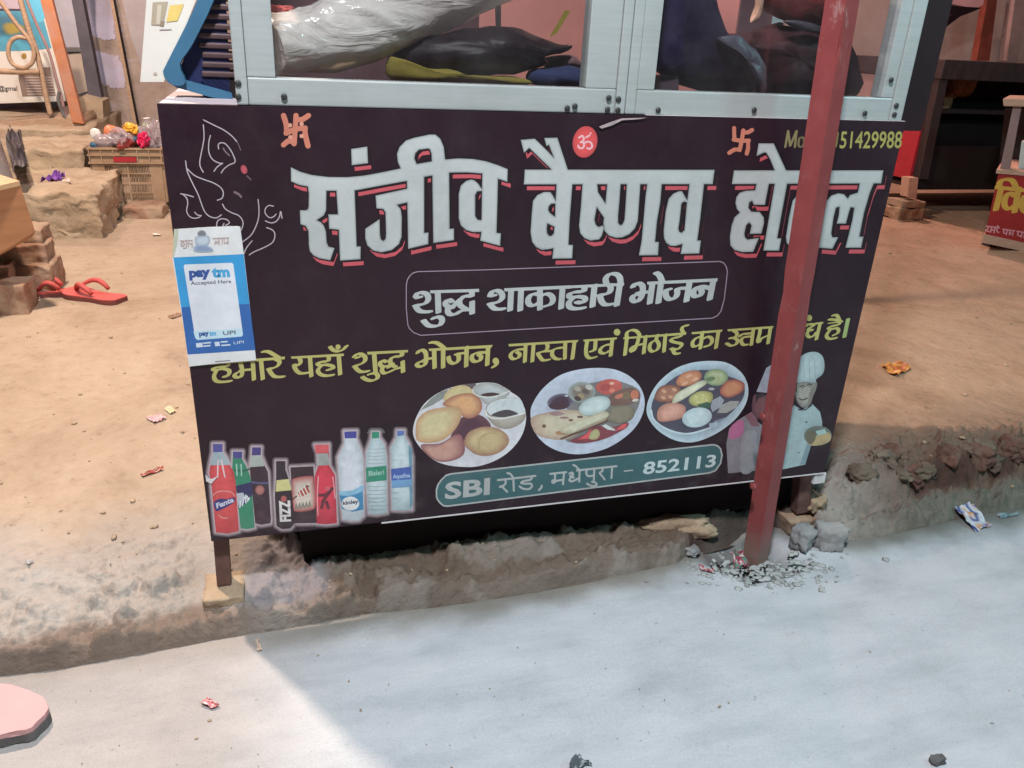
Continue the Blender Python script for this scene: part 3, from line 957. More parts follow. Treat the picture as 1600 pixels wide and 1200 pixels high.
# ---- printed food plates
def plate1():
    a = Art('Q')
    k = lambda *c: pc(c, 1.3)
    a.blob([(82, 640), (130, 480), (230, 320), (400, 190), (600, 110), (850, 75), (1000, 60), (1150, 80), (1290, 170), (1420, 260), (1480, 400), (1495, 520), (1460, 680), (1380, 820), (1250, 950), (1080, 1050), (880, 1110), (700, 1115), (500, 1090), (330, 1020), (180, 880), (100, 760)], k(190, 190, 196), k(205, 203, 208))
    a.poly([(165, 415), (300, 265), (430, 175), (520, 140), (480, 250), (330, 340)], k(128, 132, 126))
    a.poly([(520, 140), (700, 80), (860, 70), (900, 120), (820, 200)], k(90, 75, 80))
    a.blob([(660, 520), (900, 460), (1050, 580), (1000, 660), (760, 760), (640, 870), (540, 800)], k(75, 42, 56), k(98, 58, 66))
    a.blob([(180, 840), (420, 820), (640, 700), (720, 800), (720, 950), (600, 1030), (420, 1050), (280, 980)], k(184, 140, 126), k(128, 76, 82), center=(380, 950))
    a.blob([(465, 280), (500, 180), (600, 110), (720, 95), (800, 130), (840, 210), (700, 280), (560, 300)], k(196, 182, 136), k(188, 166, 120))
    a.blob([(450, 330), (560, 240), (720, 195), (850, 210), (935, 290), (940, 400), (880, 475), (780, 510), (700, 480), (660, 420), (560, 380)], k(204, 156, 112), k(152, 98, 82), center=(730, 320))
    a.blob([(115, 640), (140, 520), (250, 420), (420, 375), (600, 360), (680, 390), (690, 470), (640, 600), (540, 720), (420, 795), (260, 815), (130, 780)], k(196, 182, 140), k(182, 140, 104), center=(340, 560))
    a.blob([(720, 820), (760, 700), (880, 630), (1010, 610), (1160, 640), (1260, 720), (1280, 810), (1200, 910), (1060, 970), (900, 970), (780, 900)], k(186, 166, 124), k(150, 110, 88), center=(960, 770))
    a.strokes([[(900, 890), (920, 760), (1040, 690), (1180, 700)]], disc(16), k(172, 152, 112))
    a.blob([(820, 150), (870, 90), (1000, 62), (1150, 85), (1290, 165), (1240, 250), (1120, 310), (1010, 335), (950, 290), (850, 200)], k(172, 178, 178), k(150, 148, 142))
    a.poly([(925, 215), (1000, 190), (1090, 185), (1180, 210), (1100, 235), (1000, 235)], k(62, 38, 36), smooth=True)
    a.strokes([[(825, 150), (850, 200), (930, 237), (1040, 242), (1150, 222), (1290, 165)]], disc(8), k(205, 203, 198))
    a.blob([(985, 400), (1040, 320), (1180, 260), (1380, 255), (1450, 330), (1490, 430), (1470, 530), (1380, 600), (1250, 640), (1120, 610), (1030, 520)], k(172, 166, 154), k(138, 128, 116))
    a.poly([(1000, 400), (1050, 320), (1180, 265), (1380, 258), (1450, 330), (1480, 430), (1350, 470), (1200, 500), (1080, 480)], k(194, 202, 202), smooth=True)
    a.poly([(1060, 470), (1150, 420), (1280, 400), (1400, 455), (1300, 485), (1180, 495)], k(70, 62, 64), smooth=True)
    a.strokes([[(985, 405), (1010, 470), (1090, 507), (1210, 507), (1350, 477), (1480, 440)]], disc(10), k(208, 207, 202))
    return a.build("puri_plate_picture", sign, M["photo"])


def plate2():
    a = Art('R')
    k = lambda *c: pc(c, 1.3)
    a.blob([(70, 640), (110, 500), (230, 330), (420, 180), (640, 105), (900, 78), (1130, 100), (1320, 190), (1450, 330), (1498, 500), (1470, 660), (1380, 820), (1230, 960), (1030, 1080), (800, 1145), (600, 1155), (400, 1110), (230, 1010), (110, 850)], k(176, 182, 198), k(186, 194, 208))
    a.poly([(560, 420), (700, 300), (860, 260), (1100, 230), (1400, 330), (1440, 480), (1380, 640), (1260, 780), (1100, 900), (850, 1000), (640, 1010), (500, 940)], k(118, 116, 116), smooth=True)
    a.blob([(80, 700), (250, 640), (520, 600), (760, 620), (960, 600), (1020, 660), (1000, 740), (800, 830), (560, 960), (380, 975), (180, 930), (100, 840)], k(194, 184, 160), k(168, 142, 124))
    for c, rx, ry, q in (((240, 805), 26, 24, (112, 84, 66)), ((575, 730), 30, 16, (120, 92, 78)), ((690, 690), 40, 14, (100, 78, 70)), ((470, 890), 90, 30, (170, 128, 96)), ((490, 700), 60, 14, (150, 110, 110)), ((400, 650), 90, 26, (150, 122, 122))):
        a.ell(c, rx, ry, 0, k(*q))
    a.ell((445, 500), 168, 100, -10, k(62, 40, 56), k(112, 106, 126))
    a.ell((430, 545), 130, 55, -5, k(66, 36, 46), k(60, 42, 56))
    a.ell((520, 425), 22, 12, 0, k(190, 190, 200))
    a.ell((710, 380), 172, 130, 0, k(126, 114, 104), k(150, 162, 160))
    for c, q in (((660, 340), (168, 160, 148)), ((760, 370), (98, 84, 80)), ((700, 430), (158, 140, 110)), ((800, 320), (190, 186, 176)), ((660, 460), (70, 56, 54))):
        a.ell(c, 45, 30, 20, k(*q))
    a.poly([(890, 300), (960, 240), (1080, 215), (1190, 250), (1210, 330), (1120, 390), (1000, 410), (900, 360)], k(186, 90, 82), smooth=True)
    a.ell((1000, 320), 70, 40, -10, k(168, 76, 72)); a.ell((1085, 270), 30, 18, 0, k(224, 168, 140)); a.ell((1090, 360), 34, 26, 0, k(222, 130, 110))
    a.poly([(1060, 420), (1200, 350), (1340, 325), (1435, 390), (1430, 470), (1350, 520), (1200, 560), (1080, 540)], k(112, 84, 76), smooth=True)
    a.ell((1180, 430), 60, 28, -20, k(190, 116, 96)); a.ell((1370, 410), 50, 60, 10, k(186, 112, 86)); a.ell((1270, 420), 50, 50, 0, k(122, 104, 78)); a.ell((1380, 480), 40, 18, -10, k(200, 190, 180))
    a.ell((870, 550), 205, 112, -18, k(196, 210, 208), k(166, 182, 180))
    a.blob([(1020, 680), (1070, 580), (1200, 540), (1340, 560), (1370, 640), (1330, 720), (1200, 770), (1050, 740)], k(134, 124, 106), k(112, 108, 90))
    a.poly([(570, 980), (740, 910), (830, 830), (960, 800), (1050, 830), (1280, 760), (1270, 820), (1150, 890), (1000, 960), (800, 1010), (640, 1015)], k(124, 56, 64), smooth=True)
    a.poly([(660, 970), (770, 900), (830, 830), (800, 960)], k(212, 82, 88)); a.poly([(1130, 860), (1220, 780), (1280, 770), (1250, 830)], k(208, 86, 88))
    a.blob([(800, 960), (830, 870), (900, 840), (935, 900), (900, 965)], k(178, 172, 128), k(160, 150, 104))
    a.poly([(960, 800), (1010, 780), (1120, 840), (1130, 860), (1040, 850)], k(198, 204, 200))
    a.blob([(430, 850), (700, 720), (990, 620), (1030, 690), (760, 810), (560, 900)], k(200, 196, 172), k(176, 168, 140))
    a.strokes([[(450, 960), (640, 890), (800, 830), (1030, 735)]], disc(10), k(96, 72, 62))
    return a.build("thali_picture", sign, M["photo"])


def plate3():
    a = Art('T')
    k = lambda *c: pc(c, 1.3)
    a.blob([(80, 690), (120, 520), (230, 340), (420, 180), (640, 95), (900, 70), (1100, 100), (1260, 210), (1340, 350), (1350, 500), (1300, 650), (1180, 810), (1000, 950), (800, 1050), (620, 1090), (430, 1060), (250, 960), (130, 830)], k(150, 170, 182), k(184, 200, 208), k=.8)
    a.poly([(140, 690), (170, 540), (300, 380), (480, 250), (700, 190), (900, 190), (1100, 260), (1280, 340), (1305, 480), (1230, 620), (1080, 770), (880, 900), (650, 970), (480, 965), (300, 900), (170, 800)], k(72, 68, 84), smooth=True)
    a.strokes([[(140, 690), (170, 800), (300, 905), (480, 970), (650, 975), (880, 905)]], disc(11), k(192, 206, 212))
    a.poly([(880, 900), (930, 820), (1080, 770), (1200, 660), (1230, 620), (1080, 780)], k(130, 140, 156))
    a.blob([(180, 510), (240, 400), (340, 370), (450, 375), (510, 420), (480, 540), (380, 590), (260, 585), (190, 560)], k(162, 112, 90), k(112, 70, 62))
    for c in ((300, 450), (380, 520), (290, 530), (430, 430)):
        a.ell(c, 40, 26, 25, k(198, 152, 120), k(150, 100, 80))
    a.blob([(455, 310), (520, 230), (640, 190), (740, 200), (770, 270), (700, 340), (560, 390), (460, 370)], k(196, 136, 100), k(160, 98, 72))
    for c in ((560, 350), (610, 260), (690, 300)):
        a.ell(c, 60, 26, -25, k(212, 162, 132), k(176, 116, 88))
    a.ell((950, 275), 150, 106, 0, k(168, 182, 138), k(118, 144, 110))
    a.ell((880, 295), 60, 30, -10, k(104, 128, 92)); a.ell((960, 240), 70, 22, 10, k(176, 190, 150))
    a.blob([(1000, 420), (1080, 320), (1200, 300), (1300, 350), (1290, 440), (1200, 500), (1090, 530), (1010, 490)], k(196, 136, 100), k(142, 72, 70))
    a.ell((890, 420), 40, 16, 0, k(170, 170, 180))
    a.blob([(620, 520), (740, 450), (880, 460), (910, 530), (850, 620), (720, 640), (620, 600)], k(184, 180, 118), k(150, 146, 92))
    for c in ((700, 520), (790, 500), (830, 560), (720, 580)):
        a.ell(c, 32, 20, 30, k(198, 194, 134), k(160, 154, 96))
    a.poly([(700, 620), (840, 580), (880, 600), (860, 660), (760, 650)], k(58, 92, 72))
    a.blob([(215, 700), (280, 620), (400, 590), (540, 620), (570, 690), (520, 780), (380, 820), (230, 820)], k(206, 154, 134), k(170, 116, 102))
    a.ell((710, 795), 190, 128, -12, k(70, 74, 92)); a.ell((710, 775), 188, 122, -12, k(194, 210, 214), k(176, 194, 200))
    a.poly([(900, 560), (1000, 510), (1050, 560), (1000, 650), (900, 710), (880, 640)], k(152, 160, 168))
    a.poly([(960, 720), (1010, 620), (1130, 570), (1240, 570), (1200, 650), (1080, 720)], k(156, 156, 152))
    a.poly([(860, 850), (970, 830), (960, 890), (870, 910)], k(166, 182, 194))
    a.blob([(400, 580), (450, 480), (620, 380), (780, 310), (830, 350), (720, 430), (520, 560), (420, 600)], k(206, 206, 182), k(170, 168, 140))
    return a.build("thali_picture", sign, M["photo"])


plate1(); plate2(); plate3()

# ---- printed bottles
BG = (.018, .0055, .011)
a = Art('V')
k = lambda *c: pc(c, 1.25)
GL = k(196, 178, 184)
b1 = [(95, 100), (210, 100), (208, 195), (240, 240), (290, 340), (340, 430), (360, 540), (400, 1120), (270, 1150), (130, 1135), (75, 540), (50, 440), (65, 340), (95, 200)]
b2 = [(330, 190), (440, 190), (435, 270), (480, 350), (530, 470), (545, 550), (585, 1080), (500, 1100), (420, 1090), (360, 580), (320, 400)]
b3 = [(555, 140), (660, 140), (655, 230), (700, 350), (740, 430), (775, 980), (770, 1030), (660, 1050), (590, 1030), (530, 420), (530, 350), (550, 230)]
b4 = [(835, 300), (945, 300), (945, 400), (980, 500), (1010, 640), (1045, 1040), (1000, 1090), (900, 1095), (840, 1060), (820, 700), (835, 500)]
a.glow([b1, b2, b3, b4], 52, GL, BG)
a.poly(b3, k(52, 28, 42)); a.poly([(540, 235), (655, 232), (700, 360), (530, 372)], k(166, 172, 166)); a.poly([(555, 140), (660, 140), (652, 232), (552, 232)], k(66, 54, 118))
a.ell((645, 640), 55, 58, 0, k(178, 116, 110), k(130, 76, 76)); a.strokes([[(545, 548), (640, 560), (740, 560)]], disc(14), k(82, 80, 116)); a.ell((660, 930), 60, 60, 0, k(70, 42, 54), k(52, 28, 42))
a.poly(b2, k(48, 128, 98)); a.poly([(330, 190), (440, 190), (432, 272), (336, 268)], k(70, 66, 130)); a.strokes([[(350, 408), (440, 415), (520, 395)]], disc(10), k(34, 92, 68))
a.poly([(362, 595), (450, 570), (545, 545), (560, 690), (480, 800), (395, 850), (385, 700)], k(42, 40, 86)); a.poly([(370, 680), (450, 670), (470, 720), (390, 830)], k(176, 180, 190))
a.strokes([[(410, 840), (425, 770)], [(440, 820), (455, 750)], [(480, 790), (480, 700)], [(462, 735), (500, 715)], [(500, 770), (520, 735), (500, 740)]], disc(9), k(206, 210, 214))
for x in (372, 425):
    a.strokes([[(x, 340), (x + 6, 470)]], disc(8), k(160, 200, 180))
a.blob(b1, k(208, 78, 80), k(186, 62, 68), smooth=False); a.poly([(95, 195), (208, 195), (240, 240), (295, 345), (63, 350)], k(152, 168, 176)); a.poly([(97, 100), (208, 100), (206, 195), (97, 195)], k(76, 76, 142))
a.strokes([[(155, 290), (150, 490)], [(195, 290), (235, 485)]], disc(9), k(222, 192, 194))
a.strokes([[(100, 700), (140, 665), (220, 650), (310, 665), (350, 710)], [(160, 930), (210, 965), (270, 965)]], disc(6), k(226, 150, 148))
a.poly([(105, 785), (180, 740), (260, 745), (340, 725), (350, 775), (270, 830), (150, 885), (120, 860)], k(50, 46, 112), smooth=True)
a.text("Fanta", (142, 858), (344, 778), (128, 796), k(200, 200, 218), bold=.04)
a.poly(b4, k(44, 28, 36)); a.poly([(840, 525), (985, 510), (1015, 640), (830, 658)], k(204, 196, 134)); a.ell((925, 742), 34, 36, 0, k(168, 84, 82))
a.text("FIZZ", (1012, 1005), (1000, 755), (880, 1012), k(216, 210, 208), bold=.05)
a.build("bottle_pictures", sign, M["photo"])

a = Art('W')
c1 = [(225, 400), (465, 388), (500, 980), (260, 985)]
c2 = [(480, 165), (625, 160), (625, 240), (630, 380), (690, 480), (710, 980), (600, 992), (500, 985), (475, 500), (515, 380), (510, 250)]
c3 = [(785, 25), (915, 20), (910, 95), (960, 220), (985, 330), (990, 900), (940, 950), (860, 955), (770, 940), (740, 640), (720, 300), (790, 150)]
c4 = [(1075, 25), (1150, 25), (1150, 90), (1200, 160), (1225, 300), (1230, 870), (1130, 890), (1040, 880), (1010, 500), (1015, 250), (1070, 100)]
c5 = [(1335, 15), (1410, 15), (1410, 70), (1455, 150), (1490, 300), (1490, 840), (1400, 850), (1285, 840), (1275, 500), (1270, 200), (1330, 90)]
a.glow([c1, c2, c3, c4, c5], 46, GL, BG)
a.poly(c1, k(52, 28, 36)); a.blob([(240, 560), (280, 510), (440, 490), (468, 540), (485, 800), (420, 850), (290, 860), (255, 820)], k(206, 190, 178), k(172, 76, 76))
a.poly([(300, 660), (400, 590), (430, 660), (330, 715)], k(176, 78, 66)); a.strokes([[(310, 640), (345, 715)], [(340, 620), (375, 690)], [(370, 600), (405, 670)]], disc(6), k(222, 214, 206))
a.strokes([[(290, 700), (250, 730)], [(390, 590), (415, 600)]], disc(7), k(60, 40, 42))
for i in range(5):
    a.strokes([[(275 + i * 35, 838 - i * 6), (285 + i * 35, 780 - i * 6), (298 + i * 35, 828 - i * 6)]], disc(6), k(120, 124, 112), smooth=False)
a.blob(c2, k(206, 54, 74), k(178, 40, 60), smooth=False); a.poly([(480, 165), (625, 160), (622, 242), (486, 250)], k(208, 88, 94)); a.poly([(510, 255), (617, 252), (635, 375), (515, 382)], k(152, 158, 152))
a.strokes([[(515, 500), (505, 700), (512, 900)], [(668, 500), (690, 720)]], disc(6), k(228, 160, 164))
a.strokes([[(530, 690), (600, 680), (660, 620)], [(560, 760), (600, 700), (640, 650)], [(550, 820), (570, 740)], [(600, 760), (620, 820)]], disc(17), k(98, 30, 46)); a.ell((610, 620), 28, 22, 0, k(200, 96, 106))
a.blob(c3, k(204, 208, 216), k(176, 186, 192), smooth=False); a.poly([(785, 28), (915, 22), (910, 95), (792, 98)], k(62, 62, 142))
a.poly([(738, 690), (860, 660), (978, 640), (985, 840), (870, 862), (760, 830)], k(60, 130, 172)); a.poly([(740, 650), (860, 640), (980, 585), (980, 640), (860, 690), (745, 690)], k(132, 178, 204), smooth=True)
a.ell((850, 775), 92, 72, 0, k(222, 226, 230)); a.text("kinley", (770, 805), (935, 785), (768, 750), k(30, 36, 70), bold=.03)
for b, s in ((c4, 1), (c5, 0)):
    a.blob(b, k(192, 206, 210), k(158, 180, 184), smooth=False)
a.poly([(1455, 165), (1490, 200), (1498, 780), (1470, 835)], k(104, 146, 164))
for y in (200, 240, 275, 310, 350, 590, 630, 670, 710, 750, 790, 830):
    a.strokes([[(1035, y + 6), (1120, y + 10), (1215, y)]], disc(3), k(146, 164, 168))
a.poly([(1075, 28), (1148, 28), (1146, 92), (1072, 96)], k(48, 134, 106)); a.poly([(1010, 400), (1225, 380), (1228, 530), (1015, 552)], k(44, 136, 108))
a.text("Bisleri", (1040, 490), (1200, 472), (1038, 436), k(160, 196, 184), bold=.02)
a.strokes([[(1030, 40), (1060, 5), (1120, -5), (1180, 5), (1200, 35)]], disc(7), k(104, 104, 104))
a.poly([(1335, 18), (1410, 18), (1405, 62), (1338, 70)], k(88, 112, 172)); a.poly([(1272, 415), (1480, 390), (1483, 520), (1276, 535)], k(60, 90, 164)); a.poly([(1276, 535), (1483, 520), (1485, 598), (1280, 612)], k(108, 152, 192))
a.text("Aquafina", (1292, 530), (1472, 515), (1290, 470), k(164, 190, 214), bold=.02)
for y in (320, 660, 720):
    a.strokes([[(1285, y), (1340, y + 4)]], disc(3), k(150, 168, 176))
a.build("water_bottle_pictures", sign, M["photo"])

# ---- printed cooks
a = Art('U')
k = lambda *c: pc([q * .55 + .45 * sum(c) / 3 for q in c] if max(c) == c[2] else c, 1.2)
a.poly([(100, 1140), (85, 880), (110, 740), (180, 670), (260, 620), (330, 660), (420, 720), (560, 800), (560, 1100), (380, 1112)], k(136, 126, 138))
a.poly([(230, 800), (300, 760), (360, 800), (330, 1100), (210, 1120)], k(152, 144, 152), smooth=True)
a.poly([(105, 820), (120, 730), (190, 670), (240, 680), (225, 800), (150, 832)], k(186, 104, 144), smooth=True)
a.poly([(250, 625), (310, 590), (350, 640), (380, 720), (310, 720)], k(128, 84, 92))
a.blob([(320, 470), (345, 430), (420, 440), (520, 450), (540, 560), (460, 650), (400, 660), (350, 640), (312, 580)], k(116, 68, 72), k(82, 46, 56))
a.poly([(345, 430), (420, 425), (420, 450), (370, 470), (350, 520)], k(40, 24, 30))
a.poly([(352, 412), (440, 200), (500, 160), (600, 180), (560, 430)], k(152, 144, 166))
a.poly([(640, 600), (690, 530), (760, 575), (850, 520), (920, 590), (940, 680), (935, 780), (830, 840), (790, 1060), (560, 1110), (600, 850)], k(146, 184, 188))
a.poly([(800, 880), (850, 860), (790, 1055), (740, 1065)], k(108, 150, 164))
a.blob([(712, 326), (880, 318), (888, 380), (858, 450), (832, 525), (770, 555), (715, 500), (695, 400)], k(160, 156, 146), k(112, 108, 104))
a.poly([(690, 520), (720, 560), (770, 572), (800, 560), (850, 500), (850, 535), (790, 578), (730, 578)], k(38, 46, 52))
a.poly([(700, 330), (715, 330), (712, 420), (696, 400)], k(50, 50, 54))
a.strokes([[(740, 368), (760, 358), (786, 362)], [(806, 352), (825, 342), (848, 352)], [(735, 470), (765, 484), (806, 468)]], disc(6), k(62, 60, 60)); a.ell((764, 378), 9, 5, 0, k(52, 50, 52)); a.ell((828, 364), 9, 5, 0, k(52, 50, 52)); a.poly([(838, 380), (884, 370), (858, 450), (832, 520), (812, 500)], k(128, 122, 114), smooth=True); a.strokes([[(785, 380), (780, 430), (795, 436)]], disc(6), k(160, 162, 154))
a.blob([(708, 322), (715, 220), (740, 110), (800, 65), (880, 55), (940, 90), (960, 170), (945, 250), (885, 300), (880, 330), (790, 322)], k(162, 194, 198), k(140, 174, 178))
for x in (770, 820, 870):
    a.strokes([[(x, 110), (x + 8, 290)]], disc(3), k(132, 164, 170))
a.ell((798, 682), 10, 6, 0, k(40, 46, 50)); a.ell((730, 955), 8, 8, 0, k(70, 96, 100))
a.ell((900, 802), 124, 88, 0, k(92, 98, 92), k(112, 118, 108))
a.poly([(820, 880), (870, 810), (1000, 775), (1008, 850), (900, 890)], k(180, 158, 112), smooth=True); a.poly([(880, 762), (960, 740), (980, 780), (900, 802)], k(160, 190, 184)); a.poly([(790, 830), (820, 760), (880, 780), (870, 850), (830, 880)], k(104, 96, 76), smooth=True)
a.build("cook_pictures", sign, M["photo"])

# ------------------------------------------------------------------ rest of the cart
alu, aluh = M['alu'], M['alu_h']
YF = 0.004


def bev(name, x0, x1, y0, y1, z0, z1, mat, par, b=.0025):
    m = MB(); m.box(x0, x1, y0, y1, z0, z1); m.bevel(b, 2)
    return m.build(name, mat, par)


case = cart
m = MB(); m.box(.0, SW, .019, .60, ZT - .03, ZT - .001)
m.build("counter_top", M['counter'], cart)
lp = bev("frame_post", .128, .148, YF, .05, ZT + .001, 2.3, alu, cart)
lp2 = bev("frame_post", .1485, .196, YF + .003, .045, ZT + .047, 2.3, alu, cart)
r1 = bev("frame_rail", .1485, .834, YF + .002, .05, ZT + .001, ZT + .0465, aluh, cart)
r2 = bev("frame_rail", .878, 1.479, YF + .002, .05, ZT + .001, ZT + .0465, aluh, cart)
bev("frame_post", .770, .834, YF + .003, .045, ZT + .047, 2.3, alu, cart)
bev("frame_post", .8345, .8545, YF, .05, ZT + .001, 2.3, alu, cart)
bev("frame_post", .8565, .8775, YF + .0015, .05, ZT + .001, 2.3, alu, cart)
bev("frame_post", .878, .915, YF + .003, .045, ZT + .047, 2.3, alu, cart)
bev("frame_post", 1.450, 1.4795, YF + .003, .045, ZT + .047, 2.3, alu, cart)
bev("frame_post", 1.480, 1.512, YF, .05, ZT + .001, 2.3, alu, cart)
bev("frame_post", .128, .16, .52, .55, ZT + .001, 2.3, alu, cart)
bev("frame_post", 1.47, 1.51, .52, .55, ZT + .001, 2.3, alu, cart)
for x0, x1 in ((.196, .770), (.915, 1.450)):
    m = MB(); m.box(x0, x1, .022, .026, ZT + .047, 2.28)
    m.build("glass_pane", M['glass'], cart)
for xa, xb in ((.17, aty(748, 60, .505).x), (aty(1150, 60, .505).x, 1.465)):
    m = MB(); m.box(xa, xb, .505, .513, ZT + .002, 2.28)
    m.build("back_panel", mottled('maroon_backing', (.10, .045, .05), .25, 5, .8, .1), cart)
for (px_, py_) in ((372, 130), (372, 151), (444, 151), (886, 169), (898, 166), (951, 153), (949, 171), (966, 155), (965, 172), (1028, 172), (1178, 172), (1351, 177), (1400, 165), (1397, 179), (1392, 125)):
    p = aty(px_, py_, YF)
    m = MB(); m.lathe([(.0055, 0), (.0055, .0022), (.0038, .0034)], p + Vector((0, -.0005, 0)), (0, -1, 0), 12)
    m.build("screw_head", M['screw'], cart)
m = MB(); m.box(1.514, 1.575, .008, .05, ZT - .02, 2.3)
m.build("side_shutter", M['flap'], cart)
m = MB(); m.box(.012, 1.51, .32, .58, ZB + .03, ZT - .031)
m.build("cart_body", M['under'], cart)
m = MB()
q = [aty(468, 826, .15), aty(475, 861, .15), aty(800, 815, .15), aty(1080, 772, .15), aty(1250, 742, .15)]
m.prism([(q[0].x, .09, q[0].z + .03), (q[1].x, .09, q[1].z), (q[4].x, .09, q[1].z + .01), (q[4].x, .09, ZB + .004), (q[0].x, .09, ZB + .004)], (0, .22, 0))
m.build("undercarriage_beam", M['under'], cart)
m = MB(); m.box(.165, 1.47, .056, .504, ZT, ZT + .004)
m.build("case_floor", mottled('dark_case_floor', (.05, .025, .03), .3, 9, .6, .1), cart)
m = MB(); m.box(-.06, 1.62, -.01, .72, 2.302, 2.325)
m.build("added_case_roof", M['alu_h'], cart)  # roof added out of view to block the warm lamp
m = MB(); m.box(.134, .139, .052, .518, 1.47, 2.29)
m.build("side_panel", mottled('maroon_light_block', (.10, .045, .05), .25, 5, .8, .1), cart)  # unseen side sheet added to keep warm lamplight off the road
# legs
pl = aty(345, 850, .03)
m = MB(); m.prism([aty(333, 842, .03), aty(356, 839, .03), aty(361, 914, .03), aty(339, 916, .03)], (0, .035, 0)); m.box(.0, .07, .012, .07, ZB - .006, ZB - .001)
m.build("leg", M['leg_paint'], cart)
m = MB(); m.prism([aty(1252, 735, .035), aty(1272, 732, .035), aty(1266, 800, .035), aty(1245, 805, .035)], (0, .035, 0)); m.bevel(.003)
m.build("leg", M['leg_paint'], cart)
for x in (.03, 1.47):
    m = MB(); m.box(x, x + .035, .52, .555, .02, ZB + .01)
    m.build("leg", M['leg_paint'], cart)
m = MB(); m.box(1.495, 1.53, .003, .012, ZB - .035, ZB - .006); m.build("white_tag", M['whiteedge'], cart)
# torn strip of film under the rail
m = MB()
pp = [(936, 198), (940, 201), (956, 196), (972, 188), (1000, 186), (1010, 184), (972, 185), (954, 191)]
m.pxprism(pp, -.004, .0015)
m.build("torn_film_strip", mottled('dull_film', (.34, .27, .27), .3, 40, .5, .2), cart)
# tear at the board edge
m = MB(); m.pxprism([(321, 742), (328, 750), (340, 745), (330, 756), (322, 752)], -.003, .002)
m.build("torn_edge", M['whiteedge'], sign)

# ------------------------------------------------------------------ payment sticker (its square code left out)
st = thing("payment_sticker", "blue and white payment sticker stuck on the left edge of the signboard", "sticker", (0.06, -0.005, .75))
a = Art('P', -.0045, 0.0004)
a.poly([(35, 70), (300, 52), (540, 44), (563, 50), (592, 265), (690, 1112), (400, 1135), (155, 1162), (120, 900), (60, 520), (22, 300)], pc((205, 204, 204), 1.25))
a.poly([(35, 70), (72, 68), (60, 190), (36, 290), (22, 300)], pc((178, 180, 158), 1.2))
a.poly([(30, 292), (590, 265), (637, 662), (92, 690)], pc((40, 138, 192), 1.25)); a.poly([(92, 690), (637, 662), (684, 1030), (144, 1066)], pc((32, 88, 156), 1.25))
a.poly([(112, 360), (122, 348), (495, 334), (508, 345), (585, 905), (575, 922), (222, 950), (205, 935)], pc((204, 206, 212), 1.25))
a.poly([(190, 880), (575, 858), (585, 908), (575, 922), (222, 950), (205, 935)], pc((178, 202, 214), 1.25))
DB, LB = pc((36, 72, 140), 1.2), pc((64, 150, 196), 1.2)
a.text("pay", (160, 478), (332, 466), (152, 398), DB, bold=.06); a.text("tm", (340, 455), (484, 450), (330, 372), LB, bold=.06)
a.text("Accepted Here", (172, 522), (494, 506), (166, 482), pc((78, 78, 90), 1.1), bold=.014)
a.text("pay", (238, 932), (318, 924), (232, 892), DB, bold=.05); a.text("tm", (320, 918), (372, 915), (316, 882), LB, bold=.04); a.text("UPI", (428, 912), (528, 904), (424, 880), pc((84, 92, 100), 1.1), bold=.02)
W_ = pc((196, 204, 216), 1.2)
a.polys([[(210, 975), (262, 970), (266, 1005), (214, 1010)], [(358, 965), (396, 962), (402, 996), (364, 1000)]], W_)
for q in (((272, 975), (325, 970)), ((274, 998), (322, 994)), ((412, 965), (458, 962)), ((416, 992), (480, 988))):
    a.strokes([list(q)], disc(6), W_)
a.text("UPI", (512, 985), (592, 976), (510, 962), W_)
a.strokes([[(365, 1122), (480, 1112)]], disc(3), pc((120, 110, 115), 1.1))
PR = pc((176, 150, 146), 1.2)
a.strokes([[(85, 160), (180, 155)], [(90, 190), (105, 170), (120, 190), (95, 200)], [(132, 158), (132, 212), (110, 215)], [(150, 205), (145, 175), (172, 185)], [(180, 155), (180, 210)]], disc(4), PR)
a.strokes([[(345, 140), (472, 135)], [(360, 185), (370, 160), (380, 180), (395, 150)], [(395, 140), (397, 188)], [(420, 140), (420, 186)], [(435, 140), (438, 180), (462, 165)], [(466, 138), (466, 186)]], disc(4), PR)
a.blob([(222, 95), (250, 75), (280, 82), (292, 110), (262, 122), (230, 118)], pc((112, 112, 120), 1.2), pc((140, 140, 146), 1.2))
a.blob([(205, 130), (260, 122), (312, 120), (322, 160), (300, 190), (215, 190)], pc((176, 186, 196), 1.2), pc((150, 160, 172), 1.2))
a.blob([(195, 205), (250, 190), (300, 195), (350, 232), (310, 248), (205, 245)], pc((124, 140, 168), 1.2), pc((160, 172, 188), 1.2))
a.build("printed_face", st, M['paper'])
m = MB(); m.prism([tuple(aty(265 + x / 5.1034, 345 + y / 5.1034, -.0045)) for x, y in [(35, 70), (300, 52), (540, 44), (563, 50), (592, 265), (690, 1112), (400, 1135), (155, 1162), (120, 900), (60, 520), (22, 300)]], (0, .003, 0))
m.build("card_backing", M['white_plastic'], st)

# ================================================================== ground
FOOT = [(atz(x, y, 0).x, atz(x, y, 0).y) for x, y in [(0, 1056), (100, 1043), (200, 1024), (330, 1000), (450, 983), (560, 962), (680, 950), (800, 932), (940, 905), (1060, 880), (1090, 850), (1200, 822), (1320, 846), (1400, 834), (1500, 812), (1600, 794)]]
FOOT = [(-8, FOOT[0][1] - .05)] + FOOT + [(3.2, FOOT[-1][1] + .05), (14, FOOT[-1][1] + .6)]


def foot(x):
    for (x0, y0), (x1, y1) in zip(FOOT[:-1], FOOT[1:]):
        if x <= x1:
            return y0 + (y1 - y0) * (x - x0) / (x1 - x0)
    return FOOT[-1][1]


def sstep(a, b, x):
    t = min(1, max(0, (x - a) / (b - a)))
    return t * t * (3 - 2 * t)


def axis(segs):
    out = []
    for a, b, n in segs:
        out += [a + (b - a) * i / n for i in range(n)]
    return out + [segs[-1][1]]


